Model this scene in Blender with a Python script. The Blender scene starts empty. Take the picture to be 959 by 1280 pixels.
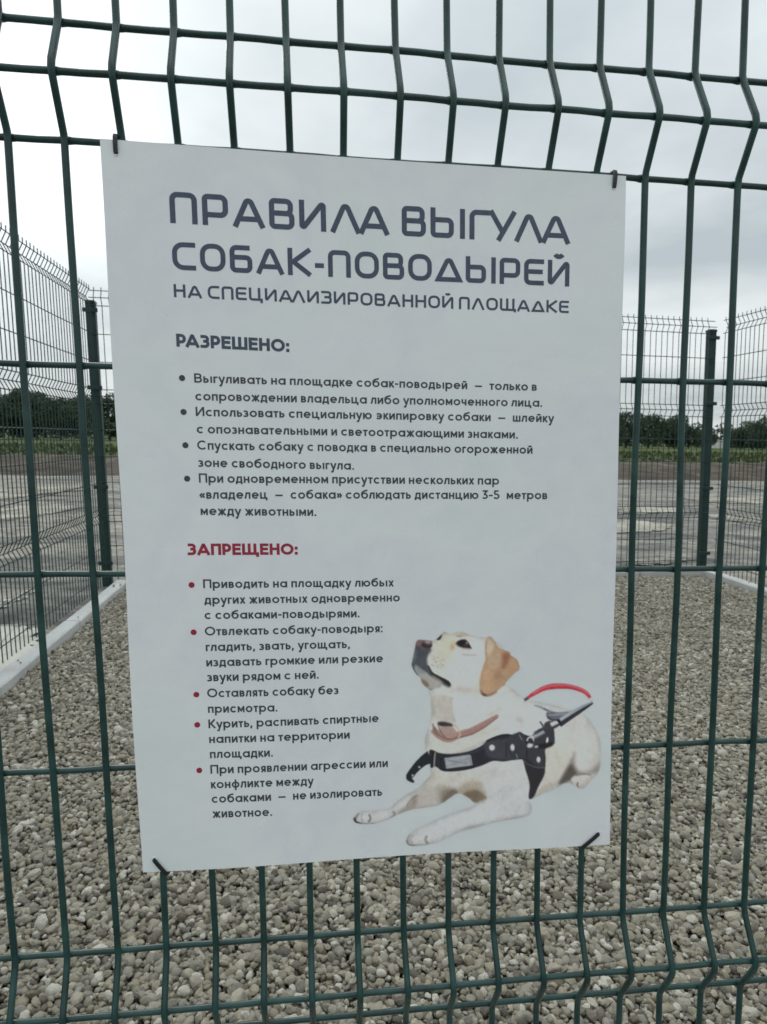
import bpy, math, random
import numpy as np
from mathutils import Matrix, Vector

random.seed(7); rng = np.random.default_rng(7)
scene = bpy.context.scene
col = scene.collection

# ------------------------------------------------------------------ camera
# World: X runs along the front fence, Y away from the viewer, Z up.  The site
# falls gently to the right (SLOPE), as the fence rails and kerbs show.
SLOPE = -0.0282
LIFT = 0.552
FPX = 835.0
RC = np.array([[0.992796, -0.119132, -0.0128], [-0.026418, -0.113437, -0.993194], [0.116869, 0.986377, -0.115767]])
CAM = np.array([0.30488, -0.66396, 0.52936 + LIFT])
cam_data = bpy.data.cameras.new("camera"); cam = bpy.data.objects.new("camera", cam_data); col.objects.link(cam)
m = Matrix([[RC[0][i], -RC[1][i], -RC[2][i], CAM[i]] for i in range(3)] + [[0, 0, 0, 1]])
cam.matrix_world = m
cam_data.sensor_fit = 'VERTICAL'; cam_data.sensor_height = 36.0; cam_data.lens = 36.0 * FPX / 1280.0
cam_data.clip_start = 0.02; cam_data.clip_end = 3000
cam_data.dof.use_dof = True; cam_data.dof.focus_distance = 0.70; cam_data.dof.aperture_fstop = 19.0
scene.camera = cam

# ------------------------------------------------------------------ world, sun, exposure
SUN_EL, SUN_AZ = 42.0, -14.0      # azimuth from +Y, negative = left
sd = Vector((math.cos(math.radians(SUN_EL)) * math.sin(math.radians(SUN_AZ)),
             math.cos(math.radians(SUN_EL)) * math.cos(math.radians(SUN_AZ)), math.sin(math.radians(SUN_EL))))
world = bpy.data.worlds.new("World"); scene.world = world; world.use_nodes = True
nt = world.node_tree; N = nt.nodes; Lk = nt.links
for n in list(N): N.remove(n)
def wn(t, **k):
    n = N.new(t)
    for a, v in k.items(): setattr(n, a, v)
    return n
def wmath(op, a, b=None, c=None):
    n = wn('ShaderNodeMath', operation=op)
    for i, v in enumerate((a, b, c)):
        if v is None: continue
        if isinstance(v, (int, float)): n.inputs[i].default_value = v
        else: Lk.new(v, n.inputs[i])
    return n.outputs[0]
out = wn('ShaderNodeOutputWorld'); bg = wn('ShaderNodeBackground'); bg.inputs['Strength'].default_value = 0.1
sky = wn('ShaderNodeTexSky', sky_type='NISHITA', sun_disc=False)
sky.sun_elevation = math.radians(SUN_EL); sky.sun_rotation = math.radians(SUN_AZ)
tc = wn('ShaderNodeTexCoord'); sep = wn('ShaderNodeSeparateXYZ'); Lk.new(tc.outputs['Generated'], sep.inputs[0])
zc = wmath('ADD', wmath('MAXIMUM', sep.outputs[2], 0.0), 0.16)
comb = wn('ShaderNodeCombineXYZ')
Lk.new(wmath('DIVIDE', sep.outputs[0], zc), comb.inputs[0]); Lk.new(wmath('DIVIDE', sep.outputs[1], zc), comb.inputs[1])
comb.inputs[2].default_value = 3.7
nz = wn('ShaderNodeTexNoise'); nz.inputs['Scale'].default_value = 0.75; nz.inputs['Detail'].default_value = 7; nz.inputs['Roughness'].default_value = 0.52
Lk.new(comb.outputs[0], nz.inputs['Vector'])
ramp = wn('ShaderNodeValToRGB'); Lk.new(nz.outputs['Fac'], ramp.inputs[0])
cr = ramp.color_ramp
cr.elements[0].position = 0.34; cr.elements[0].color = (0.54, 0.61, 0.635, 1)
cr.elements[1].position = 0.64; cr.elements[1].color = (0.95, 1.0, 1.0, 1)
# brightening where the sun stands behind the cloud
dot = wn('ShaderNodeVectorMath', operation='DOT_PRODUCT'); Lk.new(tc.outputs['Generated'], dot.inputs[0])
gl = Vector((-0.31, 0.85, 0.36)).normalized(); dot.inputs[1].default_value = gl
glow = wmath('MULTIPLY', wmath('POWER', wmath('MAXIMUM', dot.outputs['Value'], 0.0), 55.0), 0.42)
mulv = wn('ShaderNodeVectorMath', operation='SCALE'); Lk.new(ramp.outputs[0], mulv.inputs[0])
# an overcast sky is darker towards the horizon and brightest overhead
zen = wmath('POWER', wmath('MAXIMUM', sep.outputs[2], 0.0), 2.0)
Lk.new(wmath('MULTIPLY', wmath('ADD', wmath('ADD', glow, 0.80), wmath('MULTIPLY', zen, 0.95)), 8.2), mulv.inputs['Scale'])
mix = wn('ShaderNodeMix', data_type='RGBA'); mix.inputs[0].default_value = 0.94
Lk.new(sky.outputs[0], mix.inputs[6]); Lk.new(mulv.outputs[0], mix.inputs[7])
Lk.new(mix.outputs[2], bg.inputs['Color']); Lk.new(bg.outputs[0], out.inputs['Surface'])

sun_d = bpy.data.lights.new("sun", 'SUN'); sun_d.energy = 0.7; sun_d.angle = math.radians(28); sun_d.color = (1, 0.96, 0.9)
sun = bpy.data.objects.new("sun", sun_d); col.objects.link(sun); sun.location = (0, 0, 20)
sun.rotation_euler = (-sd).to_track_quat('-Z', 'Y').to_euler()
scene.view_settings.view_transform = 'Standard'; scene.view_settings.look = 'None'
scene.view_settings.exposure = 0.40
scene.cycles.filter_width = 1.6; scene.view_settings.gamma = 1.0

# ------------------------------------------------------------------ survey helpers: where a sight line of the photograph meets the site
def ray(u, v): return RC.T @ np.array([(u - 479.5) / FPX, (v - 640) / FPX, 1.0])
def on_wall(u, v, Y):            # x and unsloped height where the sight line meets the upright plane y = Y
    d = ray(u, v); t = (Y - CAM[1]) / d[1]; q = CAM + t * d
    return float(q[0]), float(q[2] - SLOPE * q[0])
def on_ground(u, v, z0=0.0):
    d = ray(u, v); t = (z0 - (CAM[2] - SLOPE * CAM[0])) / (d[2] - SLOPE * d[0]); q = CAM + t * d
    return float(q[0]), float(q[1])

# ------------------------------------------------------------------ object helpers
def tag(o, label=None, cat=None, group=None, kind=None):
    if label: o['label'] = label
    if cat: o['category'] = cat
    if group: o['group'] = group
    if kind: o['kind'] = kind
    return o
def empty(name, loc):
    o = bpy.data.objects.new(name, None); o.location = loc; o.empty_display_size = 0.1; col.objects.link(o); return o
def adopt(o, parent):
    o.parent = parent
def link_mesh(name, verts, faces, mat, parent=None, smooth=False, slope=True, origin=(0, 0, 0)):
    v = np.array(verts, float).reshape(-1, 3)
    if slope: v = v.copy(); v[:, 2] += SLOPE * v[:, 0]
    off = np.array(parent_world(parent) if parent else origin, float)
    me = bpy.data.meshes.new(name); me.from_pydata((v - off).tolist(), [], [tuple(f) for f in faces]); me.update()
    if smooth: me.polygons.foreach_set('use_smooth', [True] * len(me.polygons))
    me.materials.append(mat)
    o = bpy.data.objects.new(name, me); col.objects.link(o)
    if parent: o.parent = parent
    else: o.location = origin
    return o
def parent_world(p):
    l = Vector((0, 0, 0))
    while p: l = l + p.location; p = p.parent
    return tuple(l)
class MB:
    def __init__(s): s.v = []; s.f = []
    def add(s, vs, fs):
        b = len(s.v); s.v += [tuple(map(float, p)) for p in vs]; s.f += [tuple(b + i for i in f) for f in fs]
    def box(s, c, d, bev=0.0, yaw=0.0):
        x, y, z = [k / 2 for k in d]; b = min(bev, x * .9, y * .9, z * .9)
        if b <= 0:
            vs = [(i * x, j * y, k * z) for i in (-1, 1) for j in (-1, 1) for k in (-1, 1)]
            fs = [(0, 1, 3, 2), (4, 6, 7, 5), (0, 4, 5, 1), (2, 3, 7, 6), (0, 2, 6, 4), (1, 5, 7, 3)]
        else:                                   # box with chamfered upright and top edges
            ring = [(x, -y + b), (x, y - b), (x - b, y), (-x + b, y), (-x, y - b), (-x, -y + b), (-x + b, -y), (x - b, -y)]
            ins = [((abs(px) - b) * (1 if px > 0 else -1), (abs(py) - b) * (1 if py > 0 else -1)) for px, py in ring]
            vs = [(px, py, -z) for px, py in ring] + [(px, py, z - b) for px, py in ring] + [(px, py, z) for px, py in ins]
            fs = [(i, (i + 1) % 8, 8 + (i + 1) % 8, 8 + i) for i in range(8)] + [(8 + i, 8 + (i + 1) % 8, 16 + (i + 1) % 8, 16 + i) for i in range(8)]
            fs += [tuple(range(16, 24)), tuple(range(7, -1, -1))]
        ca, sa = math.cos(yaw), math.sin(yaw)
        s.add([(c[0] + p[0] * ca - p[1] * sa, c[1] + p[0] * sa + p[1] * ca, c[2] + p[2]) for p in vs], fs)
    def tube(s, pts, r, seg=8, cap=True):
        pts = [Vector([float(c) for c in p]) for p in pts]; n = len(pts); rr = r if hasattr(r, '__len__') else [r] * n
        d0 = (pts[1] - pts[0]).normalized(); ref = Vector((0, 1, 0)) if abs(d0.y) < 0.9 else Vector((1, 0, 0))
        vs = []; fs = []; side = None
        for i, p in enumerate(pts):
            d = (pts[min(i + 1, n - 1)] - pts[max(i - 1, 0)]).normalized()
            side = (ref.cross(d) if side is None else (side - side.dot(d) * d)).normalized(); up = d.cross(side)
            for k in range(seg):
                a = 2 * math.pi * k / seg; q = p + rr[i] * (math.cos(a) * side + math.sin(a) * up); vs.append(tuple(q))
        for i in range(n - 1):
            for k in range(seg):
                fs.append((i * seg + k, i * seg + (k + 1) % seg, (i + 1) * seg + (k + 1) % seg, (i + 1) * seg + k))
        if cap: fs += [tuple(range(seg - 1, -1, -1)), tuple(range((n - 1) * seg, n * seg))]
        s.add(vs, fs)
    def build(s, name, mat, parent=None, **k): return link_mesh(name, s.v, s.f, mat, parent, **k)

# ------------------------------------------------------------------ materials
def srgb(c): return tuple(((x / 255) / 12.92 if x / 255 <= 0.04045 else ((x / 255 + 0.055) / 1.055) ** 2.4) for x in c)
class Mat:
    def __init__(s, name, base=(0.5, 0.5, 0.5), rough=0.6, spec=0.5, metal=0.0):
        s.m = bpy.data.materials.new(name); s.m.use_nodes = True; s.t = s.m.node_tree; s.n = s.t.nodes; s.l = s.t.links
        s.b = s.n['Principled BSDF']; s.b.inputs['Base Color'].default_value = (*base, 1); s.b.inputs['Roughness'].default_value = rough
        s.b.inputs['Specular IOR Level'].default_value = spec; s.b.inputs['Metallic'].default_value = metal
        s._tc = None
    def new(s, t, **k):
        n = s.n.new(t)
        for a, v in k.items(): setattr(n, a, v)
        return n
    def vec(s, scale=(1, 1, 1), kind='Object'):
        if not s._tc: s._tc = s.new('ShaderNodeTexCoord')
        mp = s.new('ShaderNodeMapping'); mp.inputs['Scale'].default_value = scale; s.l.new(s._tc.outputs[kind], mp.inputs['Vector']); return mp.outputs[0]
    def noise(s, scale, detail=4, rough=0.55, vs=(1, 1, 1), dist=0.0, kind='Object'):
        n = s.new('ShaderNodeTexNoise'); n.inputs['Scale'].default_value = scale; n.inputs['Detail'].default_value = detail
        n.inputs['Roughness'].default_value = rough; n.inputs['Distortion'].default_value = dist; s.l.new(s.vec(vs, kind), n.inputs['Vector']); return n.outputs['Fac']
    def ramp(s, fac, stops, interp='LINEAR'):
        r = s.new('ShaderNodeValToRGB'); r.color_ramp.interpolation = interp; e = r.color_ramp.elements
        while len(e) < len(stops): e.new(0.5)
        for i, (p, c) in enumerate(stops): e[i].position = p; e[i].color = (*(c if hasattr(c, '__len__') else (c, c, c)), 1)
        s.l.new(fac, r.inputs[0]); return r.outputs[0]
    def mixc(s, fac, a, b, blend='MIX'):
        n = s.new('ShaderNodeMix', data_type='RGBA', blend_type=blend)
        for i, v in ((0, fac), (6, a), (7, b)):
            if isinstance(v, (int, float)): n.inputs[i].default_value = v
            elif isinstance(v, tuple): n.inputs[i].default_value = (*v, 1)
            else: s.l.new(v, n.inputs[i])
        return n.outputs[2]
    def math(s, op, a, b):
        n = s.new('ShaderNodeMath', operation=op)
        for i, v in enumerate((a, b)):
            if isinstance(v, (int, float)): n.inputs[i].default_value = v
            else: s.l.new(v, n.inputs[i])
        return n.outputs[0]
    def base(s, c): s.l.new(c, s.b.inputs['Base Color'])
    def rough(s, c): s.l.new(c, s.b.inputs['Roughness'])
    def bump(s, h, strength=0.3, dist=0.01):
        n = s.new('ShaderNodeBump'); n.inputs['Strength'].default_value = strength; n.inputs['Distance'].default_value = dist
        s.l.new(h, n.inputs['Height']); s.l.new(n.outputs[0], s.b.inputs['Normal'])

# green powder coated steel
g = Mat('green_powder_coat', rough=0.42, spec=0.45)
nA = g.noise(30, 3, kind='Object'); nB = g.noise(420, 3)
c = g.ramp(nA, [(0.35, (0.009, 0.034, 0.031)), (0.52, (0.013, 0.049, 0.045)), (0.70, (0.022, 0.072, 0.065))])
c = g.mixc(g.ramp(g.noise(75, 5, 0.7), [(0.66, 0.0), (0.74, 0.55)]), c, (0.05, 0.052, 0.045))
g.base(c); g.rough(g.ramp(nA, [(0.3, 0.18), (0.7, 0.42)])); g.bump(nB, 0.25, 0.0006); M_GREEN = g.m
g = Mat('green_post_coat', (0.008, 0.034, 0.030), 0.5, 0.4)
g.base(g.ramp(g.noise(9, 4), [(0.3, (0.006, 0.026, 0.024)), (0.7, (0.012, 0.044, 0.039))])); M_POST = g.m
g = Mat('thin_wire_coat', (0.012, 0.040, 0.037), 0.45, 0.4); g.base(g.ramp(g.noise(5, 3), [(0.3, (0.009, 0.032, 0.030)), (0.7, (0.018, 0.052, 0.047))])); M_THIN = g.m
# printed plastic sheet
WHITE = 0.80
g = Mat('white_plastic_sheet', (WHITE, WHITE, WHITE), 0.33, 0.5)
nz1 = g.noise(5.5, 4, 0.6, dist=0.5); c = g.ramp(nz1, [(0.32, (0.765, 0.82, 0.83)), (0.46, (0.83, 0.86, 0.87)), (0.56, (0.80, 0.815, 0.86)), (0.68, (0.855, 0.875, 0.89))])  # cloudy reflections of the glossy sheet painted into its base colour
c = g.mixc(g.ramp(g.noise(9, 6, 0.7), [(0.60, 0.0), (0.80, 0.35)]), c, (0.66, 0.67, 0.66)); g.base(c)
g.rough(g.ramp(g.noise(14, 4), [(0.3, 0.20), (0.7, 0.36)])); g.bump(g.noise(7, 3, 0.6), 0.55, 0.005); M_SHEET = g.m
def ink(name, colr):
    g = Mat(name, colr, 0.38, 0.45); n = g.noise(160, 3)
    g.base(g.ramp(n, [(0.3, tuple(x * 0.85 for x in colr)), (0.7, tuple(x * 1.2 for x in colr))])); return g.m
M_NAVY = ink('dark_navy_ink', (0.060, 0.080, 0.125)); M_BLACK = ink('black_ink', (0.050, 0.060, 0.075)); M_RED = ink('crimson_ink', (0.33, 0.022, 0.050))
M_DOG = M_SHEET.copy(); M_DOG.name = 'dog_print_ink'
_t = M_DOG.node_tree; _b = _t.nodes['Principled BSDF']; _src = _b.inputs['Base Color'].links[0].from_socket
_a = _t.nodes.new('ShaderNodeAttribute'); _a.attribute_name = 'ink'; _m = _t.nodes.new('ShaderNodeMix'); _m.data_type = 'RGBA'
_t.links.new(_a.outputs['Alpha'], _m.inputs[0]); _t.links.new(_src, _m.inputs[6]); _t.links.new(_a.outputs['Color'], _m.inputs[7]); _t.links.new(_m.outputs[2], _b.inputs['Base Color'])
g = Mat('black_nylon', (0.012, 0.013, 0.014), 0.35, 0.5); g.base(g.ramp(g.noise(90, 2), [(0.3, (0.009, 0.01, 0.011)), (0.7, (0.02, 0.021, 0.023))])); M_TIE = g.m
# concrete kerb
g = Mat('pale_concrete', rough=0.9, spec=0.2)
c = g.ramp(g.noise(3.5, 6, 0.65), [(0.3, (0.42, 0.43, 0.42)), (0.7, (0.58, 0.59, 0.58))]); c = g.mixc(g.ramp(g.noise(60, 4, 0.7), [(0.5, 0.0), (0.8, 0.6)]), c, (0.33, 0.33, 0.31))
g.base(c); g.bump(g.noise(90, 5, 0.7), 0.5, 0.004); M_KERB = g.m
# pebbles
g = Mat('river_pebbles', rough=0.78, spec=0.3)
at_ = g.new('ShaderNodeAttribute'); at_.attribute_type = 'INSTANCER'; at_.attribute_name = 'tone'
c = g.ramp(at_.outputs['Fac'], [(0.0, (0.075, 0.068, 0.058)), (0.10, (0.145, 0.120, 0.085)), (0.22, (0.19, 0.185, 0.165)), (0.36, (0.30, 0.262, 0.188)), (0.50, (0.255, 0.25, 0.215)),
     (0.62, (0.35, 0.31, 0.23)), (0.75, (0.31, 0.295, 0.245)), (0.88, (0.43, 0.395, 0.31)), (1.0, (0.56, 0.54, 0.47))])
c = g.mixc(g.ramp(g.noise(2.6, 5, 0.65, kind='Object'), [(0.35, 0.0), (0.75, 0.55)]), c, (0.25, 0.225, 0.18))
c = g.mixc(g.ramp(g.noise(14, 4, 0.7), [(0.62, 0.0), (0.75, 0.5)]), c, (0.42, 0.40, 0.35))
g.base(c); g.bump(g.noise(9, 5, 0.65), 0.35, 0.15); M_PEB = g.m
g = Mat('gravel_dust', rough=0.95, spec=0.1); g.base(g.ramp(g.noise(40, 6, 0.7), [(0.3, (0.06, 0.055, 0.047)), (0.7, (0.16, 0.145, 0.12))])); g.bump(g.noise(70, 5), 0.8, 0.02); M_BED = g.m
# yard beyond the fence
g = Mat('compacted_yard', rough=0.9, spec=0.25)
c = g.ramp(g.noise(1.0, 6, 0.65, (1.0, 2.0, 1), 0.6), [(0.36, (0.065, 0.068, 0.066)), (0.48, (0.165, 0.165, 0.155)), (0.56, (0.24, 0.235, 0.215)), (0.66, (0.36, 0.35, 0.31))])
c = g.mixc(g.ramp(g.noise(0.45, 9, 0.75, (0.6, 1.6, 1), 1.0), [(0.47, 0.0), (0.58, 0.8)]), c, (0.37, 0.345, 0.29))
c = g.mixc(g.ramp(g.noise(6, 8, 0.8), [(0.47, 0.0), (0.62, 0.75)]), c, (0.075, 0.072, 0.065)); c = g.mixc(g.ramp(g.noise(9, 8, 0.8, (1, 1.3, 1)), [(0.55, 0.0), (0.66, 0.6)]), c, (0.42, 0.41, 0.37))
g.base(c); g.bump(g.noise(30, 6, 0.7), 0.7, 0.02); M_YARD = g.m
g = Mat('pale_dried_mud', rough=0.85, spec=0.3); c = g.ramp(g.noise(3, 6, 0.65), [(0.3, (0.40, 0.40, 0.35)), (0.7, (0.60, 0.60, 0.54))]); g.base(c); g.bump(g.noise(25, 5), 0.5, 0.01); M_MUD = g.m
g = Mat('pale_sand', rough=0.9, spec=0.2); c = g.ramp(g.noise(2.2, 6, 0.7), [(0.38, (0.14, 0.135, 0.12)), (0.5, (0.29, 0.275, 0.235)), (0.62, (0.42, 0.40, 0.34))]); g.base(c); g.bump(g.noise(25, 5), 0.5, 0.01); M_SAND = g.m
g = Mat('bare_earth', rough=0.95, spec=0.15)
c = g.ramp(g.noise(1.6, 7, 0.75, (1, .7, 1)), [(0.36, (0.045, 0.038, 0.031)), (0.48, (0.095, 0.078, 0.062)), (0.56, (0.125, 0.096, 0.075)), (0.68, (0.24, 0.215, 0.175))]); c = g.mixc(g.ramp(g.noise(0.7, 6, 0.7, (1, .35, 1)), [(0.44, 0.0), (0.62, 0.8)]), c, (0.055, 0.05, 0.043)); c = g.mixc(g.ramp(g.noise(0.5, 7, 0.75, (1, .4, 1), .5), [(0.52, 0.0), (0.66, 0.7)]), c, (0.26, 0.235, 0.19)); g.base(c); g.bump(g.noise(5, 6, 0.7), 0.9, 0.15); M_EARTH = g.m
g = Mat('rough_grass', rough=0.9, spec=0.15)
c = g.ramp(g.noise(0.12, 6, 0.65, (1, 0.5, 1)), [(0.3, (0.042, 0.060, 0.026)), (0.5, (0.075, 0.100, 0.036)), (0.7, (0.125, 0.145, 0.060))]); g.base(c); g.bump(g.noise(3, 6, 0.75), 0.9, 0.2); M_GRASS = g.m
def leafmat(name, a, b, c_):
    g = Mat(name, rough=0.75, spec=0.2); c = g.ramp(g.noise(0.55, 5, 0.7), [(0.3, a), (0.5, b), (0.72, c_)]); g.base(c); return g.m
M_LEAF = [leafmat('dark_foliage', (0.032, 0.052, 0.034), (0.050, 0.080, 0.048), (0.075, 0.115, 0.062)),  # distance haze painted in: leaf colours lightened towards blue
          leafmat('mid_foliage', (0.038, 0.062, 0.034), (0.058, 0.090, 0.046), (0.090, 0.130, 0.062)),
          leafmat('far_foliage', (0.040, 0.058, 0.040), (0.055, 0.078, 0.052), (0.080, 0.105, 0.068))]
g = Mat('bark', (0.09, 0.075, 0.06), 0.9, 0.1); g.base(g.ramp(g.noise(6, 5, 0.7), [(0.3, (0.06, 0.05, 0.04)), (0.7, (0.14, 0.12, 0.10))])); M_BARK = g.m
M_WEED = leafmat('weeds', (0.050, 0.068, 0.028), (0.082, 0.105, 0.042), (0.14, 0.15, 0.07))
g = Mat('white_cladding', (0.6, 0.61, 0.6), 0.7); g.base(g.ramp(g.noise(1, 3), [(0.3, (0.52, 0.54, 0.54)), (0.7, (0.66, 0.67, 0.66))])); M_CLAD = g.m
g = Mat('grey_roofing', (0.2, 0.2, 0.21), 0.7); g.base(g.ramp(g.noise(2, 3), [(0.3, (0.16, 0.16, 0.17)), (0.7, (0.24, 0.24, 0.25))])); M_ROOF = g.m

# ------------------------------------------------------------------ the ground
def sheet(name, x0, x1, y0, y1, nx, ny, zf, mat):
    xs = np.linspace(x0, x1, nx); ys = np.linspace(y0, y1, ny); X, Y = np.meshgrid(xs, ys); Z = zf(X, Y)
    v = np.c_[X.ravel(), Y.ravel(), Z.ravel()]
    f = [(j * nx + i, j * nx + i + 1, (j + 1) * nx + i + 1, (j + 1) * nx + i) for j in range(ny - 1) for i in range(nx - 1)]
    o = link_mesh(name, v, f, mat, smooth=True); tag(o, kind='structure'); return o
def wavy(X, Y, a, seeds=((0.9, 0.6, 1.3), (1.7, -1.1, 0.4), (3.1, 2.3, 2.2), (-0.5, 2.9, 4.0))):
    return a * sum(np.sin(p * X + q * Y + r) for p, q, r in seeds) / 4
sheet('ground', -900, 900, -60, 1500, 40, 60, lambda X, Y: -0.06 + 0 * X, M_GRASS)
sheet('yard', -40, 60, -25, 19.5, 160, 120, lambda X, Y: -0.03 + wavy(X * .7, Y * .7, 0.008), M_YARD)
def lump(X, Y, y0, y1, h):
    t = np.clip((Y - y0) / (y1 - y0), 0, 1); prof = np.minimum(1, np.minimum(t * 6, (1 - t) * 3))
    n = sum(np.sin(X * f * 1.3 + p) * np.sin(Y * f + p * 1.7) / (1 + i * .8) for i, (f, p) in enumerate(((0.35, 1.0), (0.8, 2.4), (1.7, 0.4), (3.3, 5.0))))
    return prof * (h + h * 0.45 * n)
sheet('dirt_bank', -60, 90, 17.0, 34, 420, 70, lambda X, Y: -0.04 + lump(X, Y, 17.0, 34, 0.13), M_EARTH)
sheet('gravel_bed', -1.0, 3.6, -0.16, 4.6, 8, 8, lambda X, Y: -0.020 + 0 * X, M_BED)
# irregular dried mud patches lying on the yard
def patch(name, pix, z=-0.019):
    pts = [on_ground(u, v, z) for u, v in pix]; n = len(pts); out_ = []
    for i in range(n):
        a, b_ = np.array(pts[i]), np.array(pts[(i + 1) % n]); L = np.linalg.norm(b_ - a)
        for k in range(14):
            p = a + (b_ - a) * k / 14 + rng.normal(0, 0.020, 2) * min(7, 1 + L); out_.append((p[0], p[1], z))
    o = link_mesh(name, out_, [tuple(range(len(out_)))], M_MUD if name[0] == 'm' else M_SAND); tag(o, kind='structure')
patch('mud_patch', [(-60, 786), (0, 781), (30, 783), (52, 786), (50, 800), (46, 815), (20, 842), (-20, 860), (-80, 860)])
patch('mud_patch', [(-60, 774), (0, 754), (25, 745), (42, 735), (44, 737), (25, 749), (0, 758), (-60, 780)])
patch('sand_patch', [(-80, 612), (0, 604), (60, 606), (100, 606), (112, 612), (60, 616), (20, 622), (-80, 628)])
patch('sand_patch', [(-80, 650), (-20, 640), (30, 632), (90, 628), (118, 630), (90, 637), (40, 645), (0, 652), (-80, 664)])
patch('sand_patch', [(740, 636), (800, 633), (850, 635), (850, 639), (800, 642), (740, 641)])
patch('sand_patch', [(740, 655), (790, 650), (840, 655), (835, 662), (780, 666), (740, 664)])
patch('sand_patch', [(850, 622), (900, 618), (990, 622), (990, 630), (920, 629), (880, 627)])
patch('sand_patch', [(880, 642), (930, 644), (990, 650), (990, 657), (930, 652), (890, 648)])
patch('sand_patch', [(780, 700), (830, 696), (860, 699), (840, 704), (800, 706)])

# ------------------------------------------------------------------ kerbs: one stone after another
def kerb(name, label, a, b, w=0.085, top=0.05, stone=1.0):
    a, b = np.array(a, float), np.array(b, float); L = np.linalg.norm(b - a); d = (b - a) / L; yaw = math.atan2(d[1], d[0])
    root = empty(name, (a[0], a[1], SLOPE * a[0])); tag(root, kind='structure')
    n = int(math.ceil(L / stone)); s0 = 0
    for i in range(n):
        s1 = min(L, s0 + stone); c = a + d * (s0 + s1) / 2; mb = MB()
        mb.box((c[0], c[1] + random.uniform(-.003, .003), top / 2 - 0.09 + random.uniform(-.004, .004)), (s1 - s0 - 0.012, w + random.uniform(-.003, .003), top + 0.18), 0.006, yaw)
        mb.build('kerbstone', M_KERB, root); s0 = s1
    return root
kerb('kerb', '', (-0.995, 4.13), (-0.985, -0.10))
kerb('kerb', '', (-1.04, 4.135), (3.60, 4.385))
kerb('kerb', '', (3.555, 4.32), (3.62, -0.10))
kerb('kerb', '', (-1.0, -0.14), (3.60, -0.14))

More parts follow.
